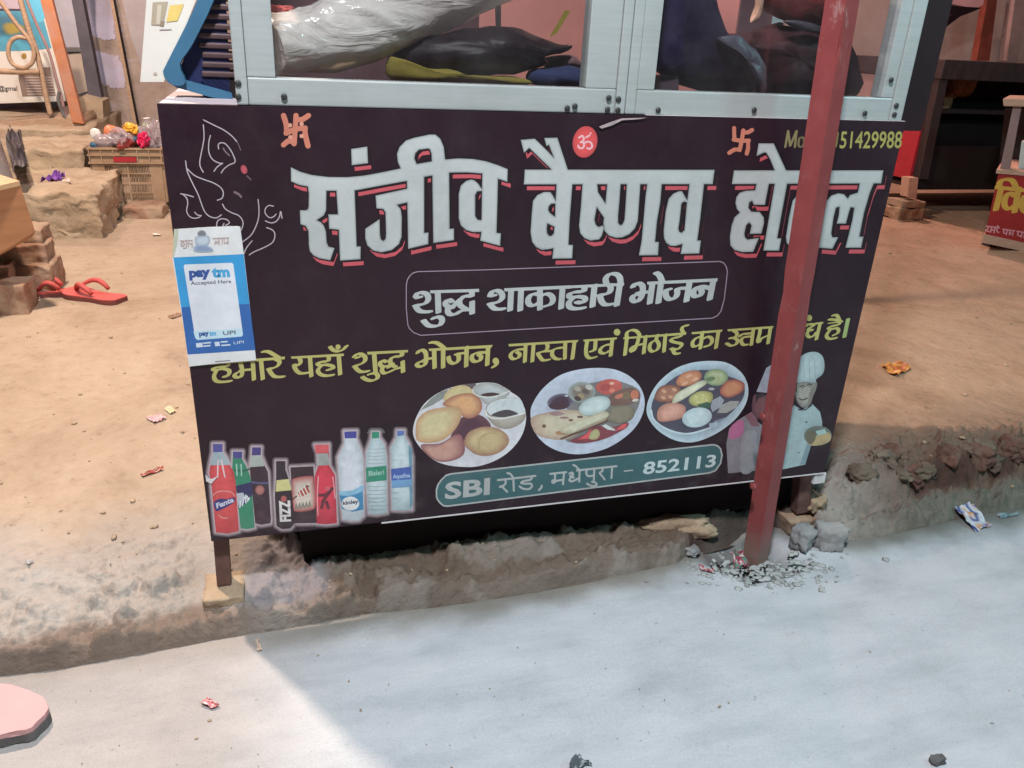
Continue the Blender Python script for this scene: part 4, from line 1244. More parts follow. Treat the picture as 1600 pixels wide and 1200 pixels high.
def grid(name, xs, ts, fn, colfn, mat):
    vs, cs = [], []
    for t in ts:
        for x in xs:
            p, c = fn(x, t)
            vs.append(p); cs.append(c)
    W = len(xs)
    fs = [(j * W + i, j * W + i + 1, (j + 1) * W + i + 1, (j + 1) * W + i) for j in range(len(ts) - 1) for i in range(W - 1)]
    me = bpy.data.meshes.new(name)
    me.from_pydata(vs, [], fs)
    at = me.color_attributes.new("Col", 'FLOAT_COLOR', 'POINT')
    for i, c in enumerate(cs):
        at.data[i].color = (*c, 1)
    for p in me.polygons:
        p.use_smooth = True
    return link(name, me, mat)


def mix3(a, b, t):
    return tuple(a[i] * (1 - t) + b[i] * t for i in range(3))


SAND = (.43, .335, .25)
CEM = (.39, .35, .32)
SHADE_BROWN = (.135, .095, .07)
REDSOIL = (.44, .295, .205)


def dirt_pt(x, t):
    yf = foot(x)
    y = yf + t
    p = Vector((x, y, 0))
    nf = noise.fractal(p * 9, .9, 2.1, 5)
    nb = noise.fractal(p * 2.2 + Vector((5, 3, 0)), .8, 2.0, 4)
    nc = noise.fractal(p * 26 + Vector((1, 7, 0)), .8, 2.0, 4)
    left = 1 - sstep(-.02, .22, x)
    right = sstep(1.5, 1.8, x)
    h = .042 * sstep(-.004, .022, t) + .028 * sstep(.02, .22, t) + .03 * sstep(.15, .45, t)
    if right:
        hr = .03 * sstep(-.004, .03, t) + .012 * sstep(.03, .07, t) + .068 * sstep(.075, .125, t)
        h = h * (1 - right) + hr * right
    bank = sstep(-.01, .03, t) * (1 - sstep(.22, .42, t))
    clod = bank * (.034 - .004 * left + .004 * right) * (1 - .45 * left * sstep(.10, .22, t))
    rid = abs(noise.fractal(p * 14 + Vector((9, 2, 0)), .9, 2.1, 4))
    nd = noise.fractal(p * 48 + Vector((3, 1, 0)), .85, 2.0, 3)

    def crumbs(f, o):
        dd, pt = noise.voronoi(p * f + Vector((nf * .35, nb * .5 + o, 0)))
        return (noise.noise(pt[0] * 7.3) + .25) * min(1, (dd[1] - dd[0]) * 3.2)

    clod *= 1 - .8 * (1 - sstep(.05, .10, abs(x - .012))) * sstep(.03, .06, t)
    cr = 0
    if bank > .01:
        patchy = sstep(-.25, .25, nb + .2 * nf)
        cr = crumbs(17, 0) * (.35 + .65 * patchy) + .55 * crumbs(38, 5) + .3 * crumbs(80, 9)
    z = h + clod * (nf * .55 + cr * 1.15 - rid * .35 + nd * .2) + .006 * nb * sstep(.3, 1, t) + .0012 * nc
    # edge undercut
    y += bank * .012 * nb
    if t <= 0:
        z = -.03
    # earth colours, darkened under the cart and along the kerb to paint in shade
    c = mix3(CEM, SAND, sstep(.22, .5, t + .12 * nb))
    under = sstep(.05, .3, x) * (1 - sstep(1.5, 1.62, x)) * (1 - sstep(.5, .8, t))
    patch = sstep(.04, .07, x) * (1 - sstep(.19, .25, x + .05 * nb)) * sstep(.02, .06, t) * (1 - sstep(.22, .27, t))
    c = mix3(c, (.19, .135, .105), left * (1 - sstep(.025, .075, t + .05 * nf)) * .8)  # shade on the steep foot of the left bank, painted in
    c = mix3(c, SHADE_BROWN, under * (.92 - .30 * sstep(-.1, .6, nf + .5 * nc + .5 * nb) - .18 * (1 - sstep(0, .05, t))))  # shade under the sign painted as browner soil
    c = mix3(c, (.27, .25, .27), .9 * patch)  # cool light below the sign's left end, painted on the soil
    rr = sstep(1.5, 2.0, x)
    c = mix3(c, mix3((.17, .115, .09), REDSOIL, sstep(.14, .62, t + .05 * nb)), rr)  # cart's shadow on this side put into a darker soil tone
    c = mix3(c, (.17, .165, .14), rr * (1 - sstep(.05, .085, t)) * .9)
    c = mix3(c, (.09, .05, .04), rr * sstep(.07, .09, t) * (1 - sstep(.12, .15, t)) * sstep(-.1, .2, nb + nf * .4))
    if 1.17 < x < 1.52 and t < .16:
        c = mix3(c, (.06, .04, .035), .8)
    return (x, y, z), c


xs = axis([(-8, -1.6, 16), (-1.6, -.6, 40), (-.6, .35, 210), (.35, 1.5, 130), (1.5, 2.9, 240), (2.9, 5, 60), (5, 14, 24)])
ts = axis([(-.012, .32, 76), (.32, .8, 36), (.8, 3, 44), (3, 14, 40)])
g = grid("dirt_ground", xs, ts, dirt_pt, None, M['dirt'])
g['kind'] = 'structure'

CONC = (.50, .505, .525)


def road_pt(x, y):
    yf = foot(x)
    d = yf - y
    p = Vector((x, y, 0))
    nb = noise.fractal(p * 1.7, .8, 2.0, 4)
    nf = noise.fractal(p * 8, .8, 2.0, 4)
    z = .004 * nb + .0015 * nf
    # broken pit round the post
    r = math.hypot((x - 1.31) / 1.25, y + .03)
    z -= .05 * (1 - sstep(.05, .13, r + .03 * nf))
    if d < 0:
        z -= .04 * sstep(0, .06, -d)
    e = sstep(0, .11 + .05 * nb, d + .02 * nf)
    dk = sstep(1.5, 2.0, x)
    c = mix3(mix3((.22, .20, .175), (.15, .145, .13), dk), CONC, e)  # kerb dirt, with the soft shade along the kerb painted in
    # dusty left part of the lane, darkened to offset the warm lamp
    c = mix3(c, (.33, .29, .27), (1 - sstep(-.05, .3, x)) * .8)
    c = mix3(c, (.17, .16, .16), (1 - sstep(.06, .12, r + .04 * nf)) * .85)
    return (x, y, z), c


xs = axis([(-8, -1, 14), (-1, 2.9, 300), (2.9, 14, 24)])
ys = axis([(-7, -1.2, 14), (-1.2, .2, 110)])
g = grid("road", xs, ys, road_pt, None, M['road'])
g['kind'] = 'structure'

# loose grit round the post foot
m = MB()
rg = random.Random(3)
for i in range(340):
    u = rg.gauss(0, 1); v = rg.gauss(0, 1)
    px_, py_ = 1195 + 60 * u, 893 + 13 * v + .05 * 60 * u * -.3
    p = atz(px_, py_, .002)
    if p.y > foot(p.x) - .01 and not 1.2 < p.x < 1.5:
        continue
    s = .0018 + .0075 * rg.random() ** 2.4
    m.rock((p.x, p.y, s * .18), (s * rg.uniform(.8, 1.7), s * rg.uniform(.7, 1.2), s * .38), i, 2, .45, .7, rg.random() * 6)
g = m.build("gravel", M['rubble'])
g['kind'] = 'stuff'; tag(g, "broken concrete grit scattered round the foot of the red post", "gravel")
m = MB()
for i in range(60):
    px_, py_ = rg.uniform(0, 1600), rg.uniform(940, 1200)
    p = atz(px_, py_, .002)
    if p.y > foot(p.x) - .02:
        continue
    s = .001 + .0022 * rg.random() ** 3
    m.rock((p.x, p.y, s * .4), (s * 1.5, s, s * .6), i, 1, .3, .3, rg.random() * 6)
for i in range(420):
    px_, py_ = rg.uniform(0, 1600), rg.uniform(380, 900)
    p = atz(px_, py_, .1)
    (q, c) = dirt_pt(p.x, p.y - foot(p.x))
    if p.y < foot(p.x) + .02:
        continue
    s = .002 + .007 * rg.random() ** 3
    m.rock((p.x, p.y, q[2] + s * .3), (s * 1.4, s, s * .7), i, 1, .3, .3, rg.random() * 6)
g = m.build("pebbles", M['mudstone'])
g['kind'] = 'stuff'; tag(g, "small pebbles strewn over the earth and the concrete", "pebbles")


def gz(x, y):
    return dirt_pt(x, y - foot(x))[0][2] if y > foot(x) else 0.0


def ground_at(px_, py_):
    """the point of the ground seen at this spot of the photo"""
    z = .1
    for _ in range(6):
        p = atz(px_, py_, z)
        z = gz(p.x, p.y)
    return Vector((p.x, p.y, z))


# ================================================================== red post
t = thing("support_post", "red painted square iron post standing in a broken hole before the signboard", "post", (1.318, -.05, -.02))
b0 = Vector((1.3195, -.055, -.03)); b1 = aty(1316, 0, -.075)
b1 = b0 + (b1 - b0) * 1.5
m = MB()
ang = math.radians(22)
hw = .0225
ring = []
for k in range(4):
    aa = ang + math.pi / 2 * k + math.pi / 4
    ring.append((math.cos(aa) * hw * math.sqrt(2), math.sin(aa) * hw * math.sqrt(2)))
n = 40
vs = []
for i in range(n + 1):
    c = b0.lerp(b1, i / n)
    for j, (dx, dy) in enumerate(ring):
        w = noise.noise(Vector((i * .7, j * 3, 1))) * .0012
        vs.append((c.x + dx + w, c.y + dy, c.z))
fs = []
for i in range(n):
    for k in range(4):
        k2 = (k + 1) % 4
        fs.append((i * 4 + k, i * 4 + k2, (i + 1) * 4 + k2, (i + 1) * 4 + k))
fs.append((3, 2, 1, 0)); fs.append(tuple(n * 4 + k for k in range(4)))
m.add(vs, fs)
es = [e for e in m.bm.edges if abs(e.verts[0].co.z - e.verts[1].co.z) > .01]
bmesh.ops.bevel(m.bm, geom=es, offset=.004, segments=2, affect='EDGES')
m.build("post_tube", M['pole'], t)
m = MB()
for (px_, py_) in ((1187, 770), (1202, 660)):
    p = aty(px_, py_, -.115)
    m = MB(); m.rock((p.x, p.y + .03, p.z), (.006, .012, .010), 5, 2, .3)
    m.build("weld_lump", M['pole'], t)

M['darkbrick'] = mottled('dark_brick', (.12, .06, .045), .4, 16, .95, .7, .006, dust=(.22, .17, .13), dustamt=.5)  # darker brick tone for the kerb stones
M['darkmud'] = mottled('dark_mud', (.13, .095, .07), .4, 14, .97, .8, .006, dust=(.24, .2, .16), dustamt=.5)
# ================================================================== stones and bricks near the cart
def stone(name, label, cat, px_, py_, size, seed, mat, amp=.28, boxy=.5, rot=0, sink=.3, z=None, group=None, sub=4, dy=0):
    p = ground_at(px_, py_)
    if z is not None:
        p = atz(px_, py_, z)
    m = MB(); m.rock((p.x, p.y + size[1] * .6 + dy, p.z + size[2] * (1 - sink)), size, seed, sub, amp, boxy, rot)
    o = m.build(name, mat)
    return tag(o, label, cat, group)


# leg pad, left
p = aty(352, 916, .03)
m = MB(); m.rough_box(p.x - .045, p.x + .04, -.012, .085, p.z - .028, p.z - .002, .004, 4, .012, 22)
tag(m.build("stone_slab", M['mudstone']), "flat chipped slab under the left front leg of the cart", "stone")
p = aty(1258, 803, .045)
m = MB(); m.rough_box(p.x - .06, p.x + .03, .02, .11, p.z - .05, p.z - .002, .006, 9, .012, 22)
tag(m.build("brick", M['brick']), "reddish brick under the right front leg of the cart", "brick")
stone("rock", "pale grey broken rock right of the red post, the nearer one", "rock", 1258, 860, (.035, .03, .038), 11, M['greystone'], .35, .6, .5, .25, 0.0)
stone("rock", "grey rock with a flat shaded side, right of the nearer pale rock", "rock", 1300, 860, (.042, .028, .042), 17, M['greystone'], .3, .75, -.3, .25, 0.0)
stone("rock", "small dark stone lodged beside the leg brick", "rock", 1275, 800, (.03, .03, .03), 21, M['mudstone'], .35, .6, .2, .3, .06)
stone("rock", "flat grey chip at the left rim of the post hole", "rock", 1085, 868, (.022, .016, .01), 23, M['greystone'], .3, .5, .4, .2, 0.0)
stone("rock", "long dark lump of earth lying below the middle of the signboard", "rock", 1060, 838, (.11, .035, .032), 29, M['mudstone'], .35, .5, -.15, .4, .02)
for i, (px_, py_, sx, sy, sz, sd, mt, lab) in enumerate([
        (1345, 775, .045, .03, .024, 31, 'darkmud', "muddy rock on the broken kerb just right of the cart"),
        (1420, 762, .03, .025, .022, 33, 'darkbrick', "dark brick bit in the broken kerb, left of the larger brick piece"),
        (1480, 752, .05, .03, .028, 35, 'darkbrick', "larger dark brick piece in the broken kerb above the blue wrapper"),
        (1530, 742, .035, .03, .03, 37, 'darkmud', "muddy lump between two brick pieces in the broken kerb"),
        (1585, 728, .05, .03, .034, 39, 'darkbrick', "brick piece of the broken kerb at the right edge of the photo"),
        (1395, 790, .05, .022, .012, 41, 'darkmud', "flat flake of mortar on the low kerb shelf")]):
    stone("rubble_stone", lab, "stone", px_, py_, (sx, sy, sz), sd, M[mt], .4, .6, .3 * i, .75, None, "stones of the broken kerb")

rk = random.Random(12)
WORDS = ["rough", "squarish", "pointed", "flat topped", "rounded", "split", "crumbling", "small", "slanted", "muddy", "thin", "chunky", "chipped"]
for i in range(13):
    px_ = 1375 + i * 18.5 + rk.uniform(-5, 5)
    py_ = 766 - (px_ - 1340) * .19 + rk.uniform(-9, 7)
    s_ = rk.uniform(.018, .034)
    side = "right of the cart" if px_ < 1450 else ("above the blue wrapper" if px_ < 1530 else "near the right frame edge")
    stone("rubble_stone", "%s dark %s stone packed in the broken kerb %s" % (WORDS[i], "brick red" if i % 2 else "brown", side), "stone", px_, py_, (s_ * 1.2, s_, s_ * rk.uniform(.7, 1.1)), 200 + i, M['darkbrick'] if i % 2 else M['darkmud'], .5, .7, rk.random() * 3, .7, None, "stones of the broken kerb", 4)

# dark stone bottom right, pink board bottom left
stone("rock", "small dark stone on the concrete at the bottom edge of the photo", "rock", 1467, 1196, (.016, .010, .009), 51, M['greyedge'], .3, .5, 0, .2, 0.0)
m = MB(); pts = [atz(x, y, .03) for x, y in [(-120, 1062), (-20, 1065), (18, 1069), (44, 1078), (66, 1087), (73, 1096), (76, 1106), (70, 1116), (58, 1127), (50, 1136), (40, 1140), (20, 1142), (0, 1148), (-20, 1150), (-120, 1160)]]
m.prism(pts, (0, 0, -.012)); m.bevel(.002)
t = thing("pink_board", "pink flat board with a dark rough edge lying at the road side", "board", (-.4, -.2, 0))
m.build("board_face", M['pinkboard'], t)
m = MB(); c0 = sum((Vector(p) for p in pts), Vector()) / len(pts)
m.prism([c0 + (Vector(p) - c0) * 1.012 + Vector((0, 0, -.0125)) for p in pts], (0, 0, -.018))
m.build("board_underside", M['greyedge'], t)


# ================================================================== litter
def wrapper(name, label, cat, pts, cols, seed, amp=.006, zz=None, mat='paper'):
    """crumpled flat wrapper: quad given by four photo points on the ground"""
    P = [ground_at(*p) if zz is None else atz(*p, zz) for p in pts]
    n = 9
    vs, cs, fs = [], [], []
    for j in range(n):
        for i in range(n):
            u, v = i / (n - 1), j / (n - 1)
            q = P[0].lerp(P[1], u).lerp(P[3].lerp(P[2], u), v)
            nn = noise.noise_vector(Vector((u * 3 + seed, v * 3, seed)))
            q = q + Vector((nn.x * amp * .5, nn.y * amp * .5, .003 + abs(nn.z) * amp * 2.2))
            vs.append(q)
            w = noise.noise(Vector((u * 4, v * 4, seed + 9)))
            cs.append(cols[min(len(cols) - 1, max(0, int((w * .5 + .5) * len(cols))))])
    for j in range(n - 1):
        for i in range(n - 1):
            fs.append((j * n + i, j * n + i + 1, (j + 1) * n + i + 1, (j + 1) * n + i))
    me = bpy.data.meshes.new(name)
    me.from_pydata(vs, [], fs)
    at = me.color_attributes.new("Col", 'FLOAT_COLOR', 'POINT')
    for i, c in enumerate(cs):
        at.data[i].color = (*c, 1)
    o = link(name, me, M[mat])
    s = o.modifiers.new("thick", 'SOLIDIFY'); s.thickness = .0006
    return tag(o, label, cat)


w = lambda *c: pc(c, .85)
wrapper("wrapper", "pale pink wrapper on the sandy ground left of the signboard", "wrapper", [(228, 655), (246, 650), (262, 655), (242, 663)], [w(235, 200, 200), w(230, 180, 185), w(240, 225, 220)], 1)
wrapper("wrapper", "small cream scrap just above the pale pink wrapper", "wrapper", [(256, 640), (266, 637), (276, 645), (266, 648)], [w(240, 220, 170), w(235, 215, 180)], 2)
wrapper("wrapper", "thin wrapper with one red end on the sand left of the bottle pictures", "wrapper", [(220, 744), (250, 733), (256, 735), (223, 747)], [w(230, 205, 180), w(205, 70, 60), w(225, 200, 170)], 3)
wrapper("wrapper", "tiny white scrap on the sand near the left frame edge", "wrapper", [(42, 880), (50, 877), (53, 881), (45, 884)], [w(235, 230, 225)], 4)
wrapper("wrapper", "orange torn wrapper on the earth right of the signboard", "wrapper", [(1374, 573), (1402, 569), (1424, 578), (1396, 590)], [w(205, 130, 40), w(225, 160, 60), w(190, 100, 40), w(235, 200, 120)], 5, .014)
wrapper("wrapper", "blue and silver snack wrapper on the concrete by the kerb", "wrapper", [(1488, 806), (1516, 801), (1546, 826), (1522, 833)], [w(40, 60, 150), w(30, 45, 130), w(210, 215, 225), w(205, 150, 90), w(50, 80, 170)], 6, .012)
wrapper("wrapper", "small white and grey wrapper right of the blue snack wrapper", "wrapper", [(1557, 806), (1588, 803), (1591, 808), (1563, 812)], [w(190, 205, 210), w(120, 150, 160), w(220, 190, 150)], 7, .008)
wrapper("wrapper", "crumpled green and pink sachet at the foot of the red post", "wrapper", [(1140, 866), (1160, 864), (1168, 888), (1148, 892)], [w(215, 205, 205), w(60, 150, 130), w(180, 60, 90), w(220, 215, 215), w(60, 150, 130)], 8, .012)
wrapper("wrapper", "red striped sachet left of the green and pink sachet", "wrapper", [(1091, 887), (1112, 893), (1117, 898), (1094, 893)], [w(200, 60, 75), w(225, 225, 225), w(190, 50, 70), w(110, 70, 70)], 9, .008)
wrapper("wrapper", "white and pink square sachet on the concrete near the pink board", "wrapper", [(313, 1102), (326, 1092), (345, 1103), (331, 1110)], [w(240, 235, 232), w(225, 130, 135), w(240, 235, 232)], 10, .006)
wrapper("wrapper", "crumpled white paper at the bottom edge of the photo", "wrapper", [(888, 1192), (905, 1188), (925, 1197), (895, 1206)], [w(225, 230, 235), w(90, 100, 105), w(225, 230, 235)], 11, .012)
wrapper("wrapper", "white scrap at the foot of the kerb below the cart leg", "wrapper", [(400, 1003), (405, 1000), (409, 1018), (401, 1020)], [w(235, 205, 185)], 12)
wrapper("wrapper", "white scrap on the earth beside the stones under the crate", "wrapper", [(238, 366), (252, 367), (250, 369), (240, 369)], [w(240, 225, 210)], 13)
wrapper("wrapper", "tiny white scrap on the grey concrete at the right", "wrapper", [(1546, 1130), (1554, 1131), (1553, 1133), (1547, 1132)], [w(225, 230, 230)], 14, .002)
wrapper("wrapper", "pale scrap lying by the bricks left of the flip-flops", "wrapper", [(42, 468), (62, 466), (64, 471), (50, 475)], [w(240, 205, 170), w(230, 190, 150)], 15)
wrapper("wrapper", "dry brown leaf on the sand beside the payment sticker", "leaf", [(262, 496), (283, 490), (284, 494), (270, 499)], [w(150, 110, 85), w(165, 125, 95)], 16)

# ================================================================== flip-flops
def flipflop(label, toe_px, heel_px, side):
    A = ground_at(*toe_px); B = ground_at(*heel_px)
    t = thing("flip_flop", label, "flip-flop", (A + B) / 2, "pair of red flip-flops")
    ax = (A - B); L = ax.length; ax.normalize()
    up = Vector((0, 0, 1)); sd = up.cross(ax).normalized()
    prof = [(0, .30), (.06, .42), (.2, .47), (.4, .40), (.6, .46), (.78, .56), (.92, .46), (1, .16)]
    W = L * .36
    pr = crom(prof, False, 4)
    left = [B + ax * (u * L) + sd * (w * W + side * .1 * W * math.sin(u * 3)) for u, w in pr]
    rightp = [B + ax * (u * L) - sd * (w * W - side * .1 * W * math.sin(u * 3)) for u, w in pr]
    ol = left + rightp[::-1]
    z0 = min(p.z for p in ol) + .002
    top = [Vector((p.x, p.y, z0 + .022 + .010 * abs((p - (A + B) / 2).dot(ax) / L) ** 1.5)) for p in ol]
    m = MB(); m.prism([p - Vector((0, 0, .004)) for p in top], (0, 0, -.018))
    m.build("sole_edge", M['sandal_side'], t)
    m = MB(); m.prism(top, (0, 0, -.004))
    m.build("sole", M['sandal'], t)
    T = B + ax * (L * .84); T.z = z0 + .03
    for s in (-1, 1):
        E_ = B + ax * (L * .38) + sd * (s * W * .42); E_.z = z0 + .03
        pts = []
        for i in range(9):
            u = i / 8
            q = T.lerp(E_, u) + sd * (s * .018 * math.sin(u * math.pi)); q.z = z0 + .026 + .042 * math.sin(u * math.pi * .92)
            pts.append(q)
        m = MB(); m.tube(pts, [.006, .007, .008, .0095, .011, .0115, .011, .010, .009], 8)
        m.build("strap", M['sandal'], t)
    m = MB(); m.tube([T + Vector((0, 0, -.004)), T + Vector((0, 0, .012))], .007, 8)
    m.build("toe_post", M['sandal'], t)


flipflop("red flip-flop nearer the viewer, overlapping the other one", (107, 459), (191, 473), 1)
flipflop("red flip-flop nearer the bricks, partly behind the other one", (48, 463), (128, 461), -1)

# ================================================================== left side: bricks, wooden box, drum
def rbox(name, label, cat, x0, x1, y0, y1, z0, z1, amp, seed, mat, res=.03, freq=6, group=None):
    m = MB(); m.rough_box(x0, x1, y0, y1, z0, z1, amp, seed, res, freq)
    return tag(m.build(name, mat), label, cat, group)


def pxbox(name, label, cat, px0, py0, px1, py1, Y, depth, amp, seed, mat, z0=None, res=.02, freq=9, group=None):
    a = aty(px0, py1, Y); b = aty(px1, py0, Y)
    return rbox(name, label, cat, a.x, b.x, Y, Y + depth, a.z if z0 is None else z0, b.z, amp, seed, mat, res, freq, group)


GB = "bricks piled under the wooden box"
pxbox("brick", "brick at the foot of the pile left of the flip-flops", "brick", -40, 446, 38, 494, 1.95, .14, .010, 3, M['brick'], .085, .014, 12, GB)
pxbox("brick", "brick in the pile nearest the flip-flops, second from the ground", "brick", 8, 415, 78, 452, 2.2, .2, .012, 5, M['brick'], .09, .014, 12, GB)
pxbox("brick", "brick in the middle of the pile under the wooden box", "brick", -20, 385, 68, 420, 2.25, .18, .012, 7, M['brick'], None, .014, 12, GB)
pxbox("brick", "topmost brick of the pile, in the shade of the wooden box", "brick", -20, 360, 62, 388, 2.3, .18, .012, 8, M['brick'], None, .014, 12, GB)
pxbox("brick", "brick behind the pile at the left edge of the photo", "brick", -60, 420, 10, 455, 2.1, .14, .012, 9, M['brick'], None, .014, 12, GB)
t = thing("wooden_box", "brown plywood box resting on bricks at the left edge", "wooden box", aty(20, 350, 1.9))
q = [aty(-60, 312, 1.85), aty(32, 290, 2.0), aty(55, 362, 2.0), aty(50, 371, 2.0), aty(-60, 432, 1.85)]
m = MB(); m.prism(q, (-.25, .35, 0)); m.build("box_side", M['plywood'], t)
m = MB(); m.prism([q[0], q[1], q[1] + Vector((-.25, .35, 0)), q[0] + Vector((-.25, .35, 0))], (0, 0, .018)); m.build("top_edge", M['plywood_edge'], t)
t = thing("tin_drum", "grey tin drum standing behind the wooden box", "drum", aty(0, 290, 2.9))
p = aty(-8, 290, 2.9)
m = MB(); m.lathe([(.088, -.1), (.085, .0), (.085, .18), (.087, .185), (.085, .19), (.084, .33), (.08, .34), (.02, .342)], (p.x, p.y, p.z), (-.12, 0, 1), 24)
m.build("drum_body", M['tin'], t)
m = MB(); m.box(p.x - .22, p.x + .02, 2.95, 3.2, .08, p.z - .05); m.build("drum_stand", M['wallpost'], t)

# ================================================================== mud steps
rbox("mud_step", "lowest broken mud masonry step with a crumbling front", "step", -1.5, -.755, 3.25, 4.06, .06, .345, .030, 2, M['mudstone'], .028, 11)
rbox("mud_step", "second mud masonry step, left of the plastic crate", "step", -1.9, -.96, 4.07, 4.78, .06, .455, .026, 12, M['mudstone'], .033, 10)
rbox("mud_step", "topmost mud step under the wooden frame", "step", -3.2, -1.05, 4.8, 6.6, .06, .50, .03, 22, M['mudstone'], .07, 5)
rbox("rock", "broken brown rock below the right part of the crate", "rock", -.72, -.50, 3.75, 3.98, .07, .165, .02, 31, M['brick'], .016, 10)
rbox("rock", "squarish stone below the left part of the crate", "rock", -.86, -.73, 3.86, 4.05, .07, .165, .015, 32, M['mudstone'], .016, 10)
rbox("rock", "stone at the back holding up the crate", "rock", -.86, -.5, 4.2, 4.36, .07, .14, .012, 35, M['mudstone'], .02, 10)
wrapper("wrapper", "crumpled purple wrapper on the lowest mud step", "wrapper", [(66, 286), (88, 274), (100, 278), (96, 285)], [w(140, 70, 190), w(110, 50, 160), w(165, 100, 205)], 21, .03, .35)
wrapper("wrapper", "white scrap beside the purple wrapper", "wrapper", [(90, 284), (108, 281), (112, 285), (94, 288)], [w(240, 215, 200), w(235, 205, 185)], 22, .008, .35)
wrapper("wrapper", "black crumpled plastic lying left of the second mud step", "wrapper", [(8, 205), (36, 208), (44, 262), (22, 275)], [w(70, 55, 60), w(50, 38, 44), w(100, 88, 95), w(50, 36, 42)], 23, .045, .46)

# ================================================================== plastic crate with scrap bottles
Yc = 4.0
t = thing("plastic_crate", "dusty tan plastic crate full of empty bottles on stones", "crate", (-.71, 4.15, .14))
cx0, cx1 = -.915, -.495
z0, z1 = .150, .485
dep = .30
m = MB()
# corner panels, rims, floor
for y in (Yc, Yc + dep - .012):
    m.box(cx0 + .012, cx0 + .082, y, y + .012, z0, z1 - .095)
    m.box(cx1 - .082, cx1 - .012, y, y + .012, z0, z1 - .095)
    m.box(cx0 + .012, cx1 - .012, y - .004, y + .014, z0 - .012, z0)
    for zz in (z1 - .01, z1 - .048, z1 - .095):
        m.box(cx0 - .004, cx1 + .004, y - .016, y + .014, zz, zz + .009)
    m.box(cx0 + .004, cx1 - .004, y - .001, y + .008, z1 - .086, z1 - .01)
    for i in range(7):
        x = cx0 + .004 + (cx1 - cx0 - .014) * i / 6
        m.box(x, x + .006, y - .014, y - .001, z1 - .086, z1 - .010)
    xa, xb = cx0 + .082, cx1 - .082
    xm = (xa + xb) / 2
    m.box(xm - .006, xm + .006, y + .001, y + .011, z0, z1 - .095)
    H = z1 - .095 - z0
    for fz, th in ((.0, .012), (.235, .007), (.47, .014), (.735, .007), (.95, .012)):
        m.box(xa, xm - .006, y + .001, y + .011, z0 + H * fz, z0 + H * fz + th)
        m.box(xm + .006, xb, y + .001, y + .011, z0 + H * fz, z0 + H * fz + th)
    nb = 13
    for half in (0, 1):
        h0, h1 = (xa, xm - .006) if half == 0 else (xm + .006, xb)
        for i in range(1, nb):
            x = h0 + (h1 - h0) * i / nb
            m.box(x - .0018, x + .0018, y + .003, y + .008, z0 + .011, z1 - .1)
for x in (cx0, cx1 - .012):
    m.box(x, x + .012, Yc + .013, Yc + dep - .013, z0, z1 - .001)
m.box(cx0 + .013, cx1 - .013, Yc + .013, Yc + dep - .013, z0, z0 + .01)
m.build("crate_body", M['crate'], t)
m = MB(); m.box(-.775, -.645, Yc - .019, Yc - .0165, z1 - .082, z1 - .052)
m.build("red_plate", M['red_panel'], t)


def bottle(label, c, axis, L, r, mat, capmat=None, group="empty bottles in the crate"):
    axis = Vector(axis).normalized()
    t = thing("bottle", label, "bottle", c, group)
    prof = [(r * .7, 0), (r, L * .06), (r, L * .2), (r * .93, L * .24), (r, L * .28), (r * .94, L * .42), (r, L * .5), (r, L * .62), (r * .8, L * .75), (r * .42, L * .88), (r * .38, L * .94)]
    m = MB(); m.lathe(prof, c, axis, 16); m.build("bottle_body", mat, t)
    m = MB(); m.lathe([(r * .44, L * .94), (r * .44, L * 1.0), (r * .3, L * 1.003)], c, axis, 14); m.build("cap", capmat or M['white_film'], t)


ob = mottled('orange_drink_label', (.62, .20, .10), .3, 40, .3, .2)
rb = mottled('pink_red_film', (.62, .02, .10), .15, 30, .3, .3)
yb = mottled('yellow_film', (.75, .40, .05), .15, 30, .3, .3)
gb = mottled('green_film', (.35, .58, .10), .15, 30, .3, .3)
bottle("orange ribbed bottle lying on top of the crate", (-.83, 4.16, .565), (1, -.1, -.25), .24, .045, ob)
bottle("clear bottle lying across the front of the crate", (-.88, 4.07, .515), (1, .1, .05), .24, .04, M['clear_film'], M['blue_plastic'])
bottle("clear bottle on the right side of the crate heap", (-.56, 4.16, .5), (-.15, .1, 1), .15, .05, M['clear_film'])
bottle("clear bottle in the middle of the crate heap", (-.78, 4.10, .52), (1, .35, .2), .24, .042, M['clear_film'], rb)
bottle("clear bottle at the back right of the crate heap", (-.70, 4.22, .545), (1, -.1, .1), .24, .042, M['clear_film'], gb)


def crumple(name, label, cat, c, size, seed, mat, amp=.45, sub=3, group=None):
    m = MB(); m.rock(c, size, seed, sub, amp, .3, seed, 2.6, False)
    return tag(m.build(name, mat), label, cat, group)


crumple("wrapper", "bright pink packet on the crate heap", "wrapper", (-.595, 4.03, .53), (.06, .025, .042), 61, rb, .6)
crumple("wrapper", "yellow packet on the crate heap", "wrapper", (-.675, 4.12, .585), (.055, .03, .034), 62, yb, .6)
crumple("wrapper", "light green packet at the right of the crate heap", "wrapper", (-.58, 4.2, .59), (.03, .02, .03), 63, gb)
crumple("wrapper", "red torn packet in the front of the crate heap", "wrapper", (-.70, 4.02, .51), (.07, .02, .03), 64, M['sandal'], .6)
crumple("wrapper", "blue scrap at the left rim of the crate", "wrapper", (-.885, 4.03, .495), (.026, .015, .016), 65, M['blue_plastic'])
crumple("wrapper", "white carton corner at the left of the crate heap", "carton", (-.875, 4.1, .555), (.032, .015, .034), 66, M['white_film'], .1)
crumple("plastic_bag", "clear crumpled plastic bag at the right end of the crate", "plastic bag", (-.52, 4.10, .55), (.06, .05, .085), 67, M['clear_film'], .6)
crumple("plastic_bag", "clear crumpled plastic bag in the middle of the crate", "plastic bag", (-.74, 4.05, .54), (.10, .04, .055), 68, M['clear_film'], .6)

